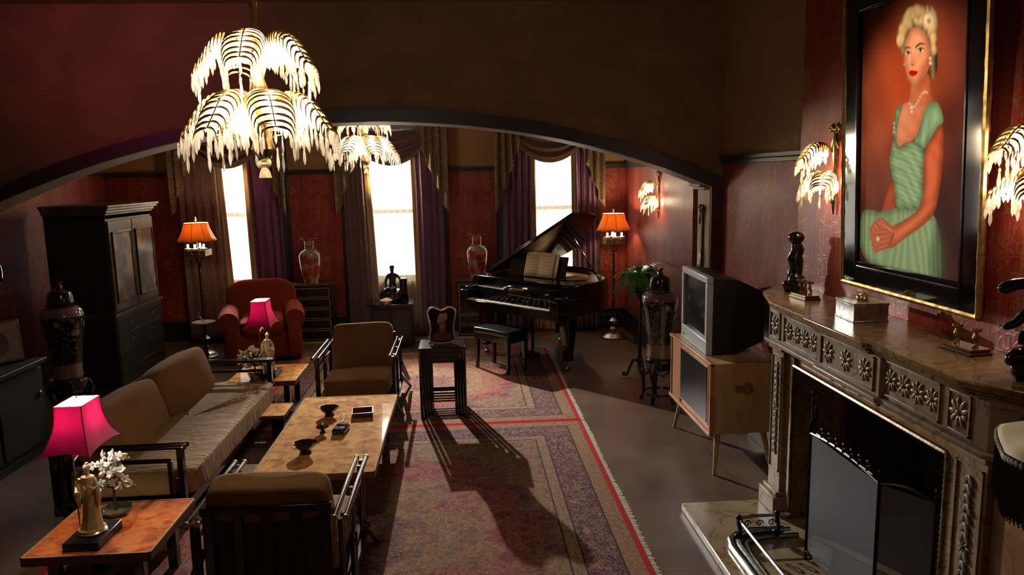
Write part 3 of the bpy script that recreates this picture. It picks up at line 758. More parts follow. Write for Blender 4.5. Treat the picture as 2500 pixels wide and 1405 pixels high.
def raster(polys, W, H, bg, blur=.004):
    """paint soft polygons on a W x H grid; uv in 0..1, v up. returns HxWx3"""
    ar = float(H)/W
    U, V = np.meshgrid((np.arange(W)+.5)/W, (np.arange(H)+.5)/H)
    img = bg(U, V)
    for p in polys:
        pts = np.array(p['p']); x = U; y = V
        m = (x > pts[:, 0].min()-.05) & (x < pts[:, 0].max()+.05) & (y > pts[:, 1].min()-.05) & (y < pts[:, 1].max()+.05)
        xs_, ys_ = x[m], y[m]; n = len(pts)
        ins = np.zeros(xs_.shape, bool); d = np.full(xs_.shape, 9.)
        for i in range(n):
            x1_, y1_ = pts[i]; x2_, y2_ = pts[(i+1) % n]
            cnd = ((y1_ > ys_) != (y2_ > ys_)) & (xs_ < (x2_-x1_)*(ys_-y1_)/(y2_-y1_+1e-12)+x1_)
            ins ^= cnd
            dx_, dy_ = x2_-x1_, (y2_-y1_)*ar; L_ = dx_*dx_+dy_*dy_+1e-12
            tt = np.clip(((xs_-x1_)*dx_+(ys_-y1_)*ar*dy_)/L_, 0, 1)
            d = np.minimum(d, np.hypot(xs_-x1_-tt*dx_, (ys_-y1_)*ar-tt*dy_))
        sd = np.where(ins, d, -d); bl = p.get('b', blur)
        a = np.clip(sd/bl*.5+.5, 0, 1)*p.get('a', 1.)
        c = p['c']; c = np.array(c(xs_, ys_, np.maximum(sd, 0)) if callable(c) else np.broadcast_to(c, xs_.shape+(3,)))
        img[m] = img[m]*(1-a[:, None])+c*a[:, None]
    return np.clip(img, 0, 1)
def painted(name, img, corners, parent, rough=.35):
    """coloured mesh panel; corners BL, BR, TL as vectors"""
    H, W, _ = img.shape
    bl, br, tl = [np.array(c, float) for c in corners]
    U, V = np.meshgrid(np.linspace(0, 1, W), np.linspace(0, 1, H))
    P = bl+U[..., None]*(br-bl)+V[..., None]*(tl-bl)
    me = bpy.data.meshes.new(name); nv = W*H
    idx = np.arange(nv).reshape(H, W)
    q = np.stack([idx[:-1, :-1], idx[:-1, 1:], idx[1:, 1:], idx[1:, :-1]], -1).reshape(-1, 4)
    me.from_pydata(P.reshape(-1, 3).tolist(), [], q.tolist())
    at = me.color_attributes.new('paint', 'FLOAT_COLOR', 'POINT')
    c = np.ones((nv, 4)); c[:, :3] = img.reshape(-1, 3)**2.2
    at.data.foreach_set('color', c.ravel())
    g = G(name+'_paint'); a = g.n('VertexColor', {}, layer_name='paint').outputs[0]
    me.materials.append(g.done(g.bsdf(col=a, rough=rough, spec=.15 if rough < .5 else .05, normal=g.bump(g.noise(None, 260, 2), .08, .002))))
    o = bpy.data.objects.new(name, me); COL.objects.link(o); o.parent = parent
    return o

# ------------------------------------------------------------ the portrait over the mantel
Hm = np.array([[0.0027515122, 7.9493828e-05, -0.24809511], [0.00019743095, -0.00097676367, 1.1100711], [0.00064126616, -2.9915234e-05, 1.0]])
def uv(pts):
    o = []
    for x, y in pts:
        w = Hm @ np.array([x, y, 1.]); o.append((w[0]/w[2], w[1]/w[2]))
    return o
def smooth_poly(pts, it=2):
    for _ in range(it):
        q = []
        for i in range(len(pts)):
            a = np.array(pts[i]); c = np.array(pts[(i+1) % len(pts)])
            q += [tuple(a*.75+c*.25), tuple(a*.25+c*.75)]
        pts = q
    return pts
def skin(base=(.86, .52, .36), lx=0., k=.12):
    def f(x, y, s_):
        e = np.clip(s_/.05, 0, 1)[:, None]; n = .02*np.sin(40*x+9*np.sin(13*y))[:, None]
        c = np.array(base)*(1-k*(1-e))+n
        return np.clip(c-np.array([.10, .13, .11])*np.clip((x-lx)*3, 0, 1)[:, None], 0, 1)
    return f
def green(fx, fy, ph=0., base=(.60, .76, .57)):
    def f(x, y, s_):
        w = np.sin((x*fx*.6+y*fy*.6)*2*pi+5*np.sin(8*x+6*y)+2*np.sin(17*x-9*y)+ph)*.5+.5
        w2 = np.sin((x*fx*2.3+y*fy*2.1)*2*pi+ph*2)*.5+.5
        e = np.clip(s_/.05, 0, 1)
        return np.clip(np.array(base)*(.80+.13*w+.09*w2)[:, None]*(.7+.3*e)[:, None], 0, 1)
    return f
def hairc(x, y, s_):
    w = np.sin(60*np.hypot(x-.52, (y-.93)*1.6)+4*np.sin(30*x))*.5+.5
    e = np.clip(s_/.03, 0, 1)
    return np.clip(np.array((.93, .80, .56))*(.62+.3*w)[:, None]*(.65+.38*e)[:, None], 0, 1)
def portrait_bg(U, V):
    g = np.exp(-(((U-.45)/.42)**2+((V-.72)/.26)**2)); h = np.exp(-(((U-.1)/.35)**2+((V-.42)/.25)**2))
    n = .03*np.sin(7*U+5*np.sin(6*V))+.02*np.sin(23*U+19*V)
    r = .27+.42*g+.22*h+n; gr = .14+.15*g+.13*h+n*.6; b_ = .12+.03*g+.08*h+n*.5
    return np.stack([r, gr, b_], -1)
D = []
def q(pts, c, b=.005, a=1., it=2, lx=0.): D.append(dict(p=smooth_poly(uv(pts), it), c=c, b=b, a=a))
q([(380, 180), (418, 170), (424, 240), (418, 300), (405, 335), (375, 348), (370, 280)], lambda x, y, s_: np.array((.55, .42, .30))*(.7+.3*np.sin(90*x+20*y))[:, None], .008)
q([(198, 790), (222, 800), (224, 860), (212, 930), (185, 965), (148, 955), (160, 915), (178, 850)], skin((.80, .45, .30)))
q([(60, 915), (120, 910), (150, 925), (220, 895), (340, 890), (400, 925), (418, 1000), (426, 1100), (425, 1225), (380, 1216), (57, 1148)], green(26, 2.5, base=(.60, .74, .55)), .006)
q([(418, 930), (440, 1000), (455, 1100), (460, 1230), (380, 1218), (370, 1100)], green(30, 3, base=(.30, .38, .27)), .04, .6)
q([(298, 365), (318, 377), (345, 352), (384, 305), (382, 395), (402, 435), (370, 475), (300, 500), (270, 470), (288, 440), (294, 405)], skin((.84, .50, .34), .42), .005)
q([(243, 468), (288, 440), (345, 440), (376, 440), (385, 455), (350, 500), (335, 570), (303, 612), (270, 618), (240, 648), (224, 612), (222, 540)], skin((.88, .56, .40), .42), .005)
q([(225, 495), (240, 468), (266, 452), (246, 500), (232, 560), (231, 612), (214, 600), (217, 540)], green(6, 12))
q([(368, 452), (400, 430), (425, 448), (441, 490), (444, 528), (420, 542), (388, 592), (362, 642), (330, 652), (303, 612), (330, 570), (346, 510)], green(18, 5, 1.))
q([(203, 660), (213, 603), (228, 613), (240, 648), (270, 622), (305, 608), (352, 640), (354, 700), (347, 760), (345, 840), (338, 905), (222, 910), (219, 850), (212, 790), (199, 735), (196, 690)], green(4, 26, 2.))
q([(440, 528), (444, 600), (438, 700), (427, 790), (412, 860), (398, 920), (340, 978), (262, 1028), (216, 1066), (185, 1078), (158, 1052), (165, 1000), (200, 982), (262, 950), (320, 912), (345, 850), (346, 740), (354, 642), (388, 592), (420, 542)], skin((.87, .47, .30), .55, .3), .006)
q([(150, 938), (180, 965), (217, 990), (207, 1042), (182, 1078), (140, 1086), (131, 1100), (116, 1060), (104, 1022), (106, 985), (130, 962)], skin((.90, .55, .38), .1, .25))
for k, (a_, b_, w_) in enumerate((((150, 950), (188, 985), 11), ((136, 958), (176, 1006), 11), ((122, 970), (160, 1022), 11), ((112, 986), (146, 1034), 10), ((200, 1000), (118, 1010), 9), ((198, 1020), (112, 1034), 9), ((192, 1040), (116, 1060), 9), ((182, 1060), (124, 1084), 8), ((214, 1005), (150, 968), 10))):
    dx_, dy_ = b_[0]-a_[0], b_[1]-a_[1]; L_ = math.hypot(dx_, dy_); nx, ny = -dy_/L_*w_, dx_/L_*w_
    for sc, cc, bb in ((1.25, (.52, .22, .14), .008), (.85, (.90, .54, .38) if k < 8 else (.93, .6, .44), .012)):
        q([(a_[0]+nx*sc, a_[1]+ny*sc), (b_[0]+nx*sc*.8, b_[1]+ny*sc*.8), (b_[0]+dx_/L_*8, b_[1]+dy_/L_*8), (b_[0]-nx*sc*.8, b_[1]-ny*sc*.8), (a_[0]-nx*sc, a_[1]-ny*sc)], cc, bb, .85)
q([(268, 205), (284, 160), (300, 122), (340, 116), (374, 148), (385, 190), (389, 240), (383, 290), (366, 322), (342, 356), (318, 379), (300, 372), (283, 345), (272, 310), (266, 260)], skin((.93, .62, .45), .53, .3), .005)
q([(352, 270), (383, 240), (380, 300), (362, 328), (340, 358), (322, 378), (330, 340)], (.66, .34, .22), .03, .55)
q([(303, 228), (312, 262), (317, 280), (306, 288), (296, 282), (300, 255)], (.80, .46, .32), .012, .6)
q([(297, 278), (304, 284), (315, 280), (312, 287), (300, 289)], (.55, .25, .17), .004, .8)
q([(270, 214), (282, 207), (298, 212), (297, 217), (283, 213), (271, 222)], (.33, .19, .11), .004, .95)
q([(318, 206), (335, 190), (352, 185), (366, 196), (352, 193), (337, 198), (320, 214)], (.33, .19, .11), .004, .95)
q([(274, 236), (284, 228), (296, 232), (299, 240), (287, 243), (276, 243)], (.88, .82, .76), .004, .9)
q([(326, 222), (338, 211), (351, 211), (359, 220), (347, 226), (334, 227)], (.88, .82, .76), .004, .9)
q([(282, 229), (291, 230), (292, 241), (283, 242)], (.12, .08, .06), .004, 1)
q([(337, 212), (347, 212), (347, 226), (337, 226)], (.12, .08, .06), .004, 1)
q([(272, 236), (284, 226), (298, 231), (300, 240), (296, 233), (284, 229)], (.1, .05, .04), .003, .95, 1)
q([(324, 223), (338, 208), (352, 208), (363, 218), (350, 212), (339, 212)], (.1, .05, .04), .003, .95, 1)
q([(287, 318), (297, 309), (305, 307), (311, 310), (320, 308), (331, 313), (322, 326), (306, 335), (294, 331)], (.75, .07, .06), .004, 1)
q([(288, 318), (305, 318), (330, 314), (306, 321)], (.4, .02, .02), .003, .9, 1)
q([(232, 185), (243, 130), (258, 85), (286, 45), (322, 18), (350, 32), (385, 18), (412, 38), (423, 85), (420, 130), (416, 175), (405, 215), (392, 235), (386, 190), (374, 150), (340, 118), (302, 122), (288, 160), (268, 200), (264, 242), (254, 235), (240, 215)], hairc, .006)
q([(352, 75), (365, 52), (390, 45), (410, 70), (408, 110), (390, 132), (364, 128), (350, 105)], lambda x, y, s_: np.array((.98, .88, .68))*(.7+.35*np.clip(s_/.03, 0, 1))[:, None], .008)
q([(372, 88), (382, 76), (394, 86), (390, 104), (378, 106)], (.55, .40, .22), .012, .8)
q([(236, 180), (250, 150), (268, 160), (268, 190), (254, 205), (242, 200)], (.97, .86, .64), .012, .8)
q([(268, 80), (295, 45), (318, 38), (300, 75), (280, 110)], (.99, .9, .72), .015, .8)
for (x_, y_, rx_, ry_) in ((262, 140, 17, 26), (250, 190, 13, 20), (300, 70, 24, 28), (335, 52, 20, 26), (402, 165, 14, 28), (398, 120, 14, 20), (406, 215, 11, 22), (284, 108, 16, 20)):
    ring_ = lambda f_: [(x_+rx_*f_*cos(a_), y_+ry_*f_*sin(a_)) for a_ in [2*pi*j/8 for j in range(8)]]
    q(ring_(1.), (.66, .48, .28), .014, .7); q([(u_-2, v_-3) for u_, v_ in ring_(.8)], (.96, .84, .60), .016, .9); q([(u_+1, v_+1) for u_, v_ in ring_(.3)], (.72, .54, .33), .014, .6)
for (x_, y_, r_) in [(386, 252, 7), (387, 272, 8), (268, 285, 3)]+[(290+8*i, 452+16*sin(i*.6)+(0 if i < 2 else -6*i+12), 4) for i in range(11)]+[(297, 470, 6), (299, 486, 6), (140, 1036, 10), (219, 540, 4), (218, 558, 4), (217, 578, 4)]:
    q([(x_-r_, y_), (x_, y_-r_*1.3), (x_+r_, y_), (x_, y_+r_*1.3)], (.92, .9, .84), .006, .9, 1)
PT = T('portrait_painting', 'large framed portrait of a blonde woman in a green dress above the mantel', 'painting', (2.14, 3.5, 1.48))
lean_ = .058/1.52
def pl_(y, z, d=0.): return (-lean_*z-d, y, z)          # local plane of the painting, z up from the lower frame edge
painted('canvas', raster(D, 220, 352, portrait_bg), (pl_(.34, .10, .012), pl_(-.50, .10, .012), pl_(.34, 1.405, .012)), PT, .6)
def frame_ring(b, y0, y1, z0, z1, w, d0, d1):
    """y0 (camera-far, left) > y1"""
    for (a, c, e, f_) in ((y0, y1, z0, z0+w), (y0, y1, z1-w, z1), (y0, y0-w, z0, z1), (y1+w, y1, z0, z1)):
        v = []
        for d in (d0, d1):
            for (yy, zz) in ((a, e), (c, e), (c, f_), (a, f_)): v.append(pl_(yy, zz, d))
        b.add(v, [(0, 1, 2, 3), (7, 6, 5, 4), (0, 4, 5, 1), (1, 5, 6, 2), (2, 6, 7, 3), (3, 7, 4, 0)])
b = MB(); frame_ring(b, .475, -.62, .0, 1.52, .125, .0, .035); b.obj('frame', piano_black, PT, bevel=.006)
b = MB(); 
for (p, r_) in (((.48, -.005), (-.625, -.005)), ((-.625, -.005), (-.625, 1.525)), ((-.625, 1.525), (.48, 1.525)), ((.48, 1.525), (.48, -.005))):
    n = 60; P_ = [pl_(p[0]+(r_[0]-p[0])*k/n, p[1]+(r_[1]-p[1])*k/n, .03) for k in range(n+1)]
    b.tube(P_, [.015+(.002 if k % 5 == 0 else 0) for k in range(n+1)], 8)
b.obj('gilt_bamboo_border', gilt, PT)
b = MB(); frame_ring(b, .352, -.512, .088, 1.417, .010, .030, .040); b.obj('inner_slip', lacquer, PT)
MB().add([pl_(.47, .01, -.003), pl_(-.61, .01, -.003), pl_(-.61, 1.51, -.003), pl_(.47, 1.51, -.003)], [(0, 1, 2, 3)]).obj('backing', lacquer, PT, solid=.004)

# heart-shaped photo frame on the nest of tables
t = T('photo_frame', 'beaded silver heart-topped frame with a woman portrait on the nest of tables', 'photo frame', (-.215, 6.40, .628+ZR))
hp = [(-.105, .012), (-.112, .06), (-.095, .14), (-.118, .23), (-.125, .275), (-.105, .308), (-.065, .318), (-.03, .298), (0, .288), (.03, .298), (.065, .318), (.105, .308), (.125, .275), (.118, .23), (.095, .14), (.112, .06), (.105, .012), (0, .004)]
tl_ = radians(-12); ft = lambda x, z, d=0.: (x, z*math.tan(-tl_)*.9+d, z)
hs = smooth_poly(hp, 2)
MB().tube([ft(x, z, -.002) for x, z in hs], .011, 10, close=True).obj('frame', silver, t)
b = MB()
for k in range(0, len(hs)): x, z = hs[k]; b.ell(ft(x, z, -.014), (.006, .005, .006), 8, 5)
b.obj('beading', silver, t)
MB().add([ft(x, z, .004) for x, z in hs], [tuple(range(len(hs)))]).obj('backing', lacquer, t, solid=.004)
MB().tube([(-.1, .05, .12), (-.13, .12, .01)], .008, 8).obj('easel_strut', silver, t)
pf = [dict(p=[(.02, 0), (.98, 0), (.98, .25), (.7, .33), (.6, .42), (.45, .42), (.3, .3), (.05, .22)], c=(.42, .27, .24), b=.03),
      dict(p=[(.36, .55), (.42, .72), (.62, .74), (.7, .6), (.66, .42), (.52, .3), (.42, .38)], c=(.62, .45, .42), b=.03),
      dict(p=smooth_poly([(.28, .6), (.3, .8), (.42, .93), (.55, .9), (.68, .95), (.8, .85), (.76, .7), (.68, .66), (.6, .74), (.44, .7), (.36, .58)]), c=(.72, .6, .55), b=.02),
      dict(p=[(.42, .58), (.5, .6), (.5, .56)], c=(.15, .08, .09), b=.01), dict(p=[(.58, .6), (.66, .6), (.62, .56)], c=(.15, .08, .09), b=.01),
      dict(p=[(.47, .42), (.58, .43), (.52, .39)], c=(.3, .06, .08), b=.01)]
painted('photograph', raster(pf, 60, 84, lambda U, V: np.stack([.16+.05*V, .09+.02*V, .11+.03*V], -1)), (ft(-.088, .025, -.001), ft(.088, .025, -.001), ft(-.088, .285, -.001)), t, .25)
#PART2
# ------------------------------------------------------------ palm chandeliers and sconces
def crystal_drop(b, p, L, r):
    k = len(b.v); x, y, z = p
    b.lathe([(.0004, 0), (r*.8, -L*.12), (r*.45, -L*.2), (r, -L*.62), (r*.9, -L*.78), (.0004, -L)], 6, c=(x, y)); 
    for i in range(k, len(b.v)): v = b.v[i]; b.v[i] = (v[0], v[1], v[2]+z)
def frond(parent, a, R, z0, w, dome, drop, L, n=11, dens=2, tw=0., cen=(0, 0), rnd=random):
    """one drooping palm leaf with crystals; a = direction, R = reach"""
    rib = lambda t: (.02+R*t, z0-.02+dome*sin(pi*min(t*1.12, 1.0)*.92)**.8-drop*max(0, t-.45)**2*3)
    b = MB(); c = MB()
    P = lambda r, s_, z: (cen[0]+r*cos(a)-s_*sin(a), cen[1]+r*sin(a)+s_*cos(a), z)
    b.tube([P(rib(t/14)[0], 0, rib(t/14)[1]) for t in range(15)], [.0055-.0025*t/14 for t in range(15)], 6)
    tips = []
    for i in range(n+1):
        t = .22+.78*i/n; r, z = rib(t)
        ww = w*(sin(pi*(.16+.84*(t-.22)/.78)*.84)**.6)
        for s_ in (-1, 1):
            pts = []
            for j in range(7):
                v = j/6; pts.append(P(r+.03*R*v*v+.01*v, s_*ww*sin(v*pi/2), z-(.75*ww)*v**2.4))
            b.tube(pts, [.0015, .0055, .0062, .0055, .0042, .0030, .0015], 5); tips.append(pts[-1]); tips.append(pts[4])
    tips.append(P(*(rib(1.)[0], 0, rib(1.)[1])))
    fr = b.obj('palm_frond', gilt, parent)
    for k, p in enumerate(tips):
        crystal_drop(c, (p[0]+rnd.uniform(-.004, .004), p[1]+rnd.uniform(-.004, .004), p[2]-.004), L*rnd.uniform(.7, 1.02), .0064)
    e = tips[-1]
    crystal_drop(c, (e[0], e[1], e[2]-L*.9), L*1.1, .007)
    c.obj('crystal_drops', crystal, fr, smooth=False, kind='stuff')
    r, z = rib(.60)
    br_ = .16*R**.5*.42; MB().ell(P(r, 0, z-.055), (br_, br_, br_*1.25), 12, 8).obj('bulb', bulb_m, fr)
    return P(r, 0, z-.055)
def chandelier(label, x, y, zt_, s_=1., power=8, pts=(0, 2, 4, 6, 8, 10), drop0=.0):
    t = T('palm_chandelier', label, 'chandelier', (x, y, zt_), 0, 'palm leaf crystal chandeliers'); t.scale = (s_, s_, s_)
    rnd = random.Random(3); bulbs = []
    for k in range(5): bulbs.append(frond(t, radians(-92+72*k), .225, -.15, .088, .06, .10, .085, n=12, rnd=rnd))
    for k in range(7): bulbs.append(frond(t, radians(-66+51.4*k), .295, -.405, .095, .065, .13, .09, n=12, rnd=rnd))
    for k in range(3): frond(t, radians(-125+120*k), .16, -.44, .06, .03, .07, .08, n=7, rnd=rnd)
    MB().lathe([(.01, .04), (.022, .02), (.012, -.03), (.016, -.15), (.01, -.25), (.03, -.32), (.045, -.36), (.03, -.42), (.05, -.47), (.046, -.50), (.03, -.50)], 20).obj('stem', brass, t)
    b = MB().lathe([(.03, -.47), (.047, -.475), (.05, -.49), (.043, -.50), (.038, -.505)], 20)
    for k in range(9):
        a = 2*pi*k/9; b.tube([(.035*cos(a), .035*sin(a), -.50), (.030*cos(a), .030*sin(a), -.56), (.04*cos(a), .04*sin(a), -.60), (.022*cos(a), .022*sin(a), -.635)], [.011, .011, .014, .004], 8)
    b.obj('bottom_cup', old_brass, t)
    b = MB().tube([(0, 0, -.5), (0, 0, -.67)], .004, 6).lathe([(.006, -.655), (.02, -.665), (.013, -.68), (.022, -.70), (.028, -.725), (.0001, -.725)], 16).lathe([(.006, -.64), (.017, -.648), (.012, -.655), (.006, -.66)], 12)
    b.ell((-.018, 0, -.668), (.014, .014, .02), 8, 6).ell((.018, 0, -.66), (.013, .013, .02), 8, 6)
    b.obj('tassel', Mn('gold_tassel', (.5, .38, .16), (.72, .6, .35), 60, .6), t)
    top = (HC-zt_)/s_
    MB().tube([(0, 0, .03), (0, 0, top)], .008, 8).obj('hanging_rod', M('red_cord', (.12, .02, .03), .6), t)
    MB().lathe([(.06, top), (.055, top-.02), (.015, top-.04)], 20).obj('ceiling_rose', old_brass, t)
    for i in pts:
        p = bulbs[i]; lamp('chandelier_light', 'POINT', (x+p[0]*s_, y+p[1]*s_, zt_+(p[2]+.0)*s_), power, (1, .87, .75), .018)
    return t
chandelier('large gilt palm-leaf chandelier dripping with crystal drops, hanging in front of the arch', -.87, 3.40, 2.83, 1.0, 2.0, tuple(range(12)))
chandelier('smaller-looking gilt palm crystal chandelier beyond the arch, half hidden by it', -1.0, 8.0, 2.90, 1.05, 4.0, (5, 6, 7, 8, 10, 11))

def sconce(label, loc, rz, power, S1=1., pts=(0, 1, 2)):
    """wall at local y=0, projecting to -y"""
    t = T('palm_sconce', label, 'wall lamp', loc, rz, 'palm leaf crystal wall lamps'); t.scale = (S1, S1, S1)
    b = MB(); b.tube([(0, -.012, .24), (0, -.02, .12), (0, -.014, 0), (0, -.02, -.12), (0, -.012, -.27)], [.008, .016, .012, .018, .004], 8)
    for s_ in (-1, 1):
        b.tube([(0, -.015, .22), (s_*.03, -.02, .25), (s_*.055, -.02, .235), (s_*.04, -.02, .205), (s_*.01, -.02, .20)], .006, 6)
        b.tube([(0, -.015, .19), (s_*.02, -.02, .15), (s_*.045, -.02, .11)], [.008, .01, .003], 6)
        for k in range(3): b.ell((s_*(.012+.02*k), -.025, .222+.012*(k % 2)), (.013, .01, .012), 8, 6)
        b.ell((s_*.012, -.02, -.10-.04), (.013, .01, .02), 8, 6); b.ell((s_*.010, -.02, -.19), (.01, .008, .018), 8, 6)
    b.obj('backplate', old_brass, t)
    rnd = random.Random(5); B = []
    B.append(frond(t, radians(-90), .17, .115, .085, .05, .06, .075, n=10, cen=(0, -.02), rnd=rnd))
    B.append(frond(t, radians(-128), .15, -.045, .075, .045, .05, .07, n=9, cen=(0, -.02), rnd=rnd))
    B.append(frond(t, radians(-50), .15, -.045, .075, .045, .05, .07, n=9, cen=(0, -.02), rnd=rnd))
    MB().tube([(0, -.02, .08), (0, -.07, .13)], .006, 6).tube([(0, -.02, -.06), (-.04, -.07, -.04)], .006, 6).tube([(0, -.02, -.06), (.04, -.07, -.04)], .006, 6).obj('arm', brass, t)
    R_ = Matrix.Rotation(rz, 4, 'Z')
    for i in pts:
        p = R_ @ Vector(B[i])*S1; lamp('sconce_light', 'POINT', (loc[0]+p.x, loc[1]+p.y, loc[2]+p.z), power, (1, .78, .55), .018)
    return t
sconce('gilt palm-leaf wall lamp with crystal drops left of the portrait', (XB, 4.22, 2.10), -pi/2, 2.0)
sconce('gilt palm-leaf wall lamp with crystal drops right of the portrait, cut by the picture edge', (XB, 2.62, 2.10), -pi/2, 2.0)
sconce('gilt palm-leaf wall lamp lighting the silvery wall beyond the arch', (XR, 8.12, 1.85), -pi/2, 3.6)

# ------------------------------------------------------------ wardrobe (faces +x)
wood_dk = Mn('dark_olive_wood', (.045, .034, .02), (.10, .075, .04), 5, .42, stretch=(1, 1, .3))
wood_pan = Mn('painted_lacquer_panel', (.05, .035, .02), (.24, .14, .05), 4, .42, detail=6, lo=.48, hi=.62)
black_side = M('near_black_side', (.008, .007, .006), .5)
t = T('lacquer_wardrobe', 'tall black lacquer cabinet with gilded painted doors by the left wall', 'wardrobe', (-3.45, 8.0, 0))
D1, D2 = -.56, .56
MB().box(-.62, D1, .0, .0, D2, .80).obj('lower_case', black_side, t, bevel=.004)
MB().box(-.60, D1+.03, .80, -.02, D2-.03, 1.78).obj('upper_case', black_side, t, bevel=.004)
b = MB()
for k, (o_, z0, z1) in enumerate(((.0, 1.74, 1.78), (.02, 1.78, 1.80), (.035, 1.80, 1.83), (.06, 1.83, 1.855), (.075, 1.855, 1.88))): b.box(-.60, D1+.03-o_, z0, -.02+o_, D2-.03+o_, z1)
b.obj('cornice', wood_dk, t, bevel=.005)
MB().box(-.62, D1-.02, .78, .02, D2+.02, .81).box(-.62, D1-.01, .765, .012, D2+.01, .78).obj('waist_moulding', wood_dk, t, bevel=.004)
for s_ in (-1, 1):
    y0, y1 = (D1+.04, -.008) if s_ < 0 else (.008, D2-.04)
    d = MB().box(-.02, y0, .83, .0, y1, 1.72).obj('door', wood_dk, t, bevel=.003)
    MB().box(.0, y0+.06, .92, .006, y1-.05, 1.60).obj('painted_panel', wood_pan, d)
    b = MB()
    for (a, c, e, f_) in ((y0+.045, y1-.035, .905, .925), (y0+.045, y1-.035, 1.595, 1.615), (y0+.045, y0+.062, .905, 1.615), (y1-.052, y1-.035, .905, 1.615)): b.box(.0, a, e, .016, c, f_)
    b.obj('panel_moulding', wood_dk, d, bevel=.004)
    for k, (z0, z1) in enumerate(((.60, .755), (.42, .59))):
        dr = MB().box(-.01, y0-.02, z0, .008, y1+.01, z1).obj('drawer', wood_pan if 0 else black_side, t, bevel=.003)
        MB().box(.006, y0-.02, z1-.008, .018, y1+.01, z1).obj('drawer_rail', old_brass, dr)
        MB().ell((.02, (y0+y1)/2, (z0+z1)/2), (.012, .02, .008), 8, 6).obj('handle', old_brass, dr)
for z0, z1 in ((.24, .41), (.07, .23)):
    dr = MB().box(-.01, D1+.02, z0, .008, D2-.02, z1).obj('drawer', black_side, t, bevel=.003)
    MB().box(.006, D1+.02, z1-.008, .018, D2-.02, z1).obj('drawer_rail', old_brass, dr)
MB().box(-.62, D1-.02, 0, .025, D2+.02, .065).obj('plinth', wood_dk, t, bevel=.008)

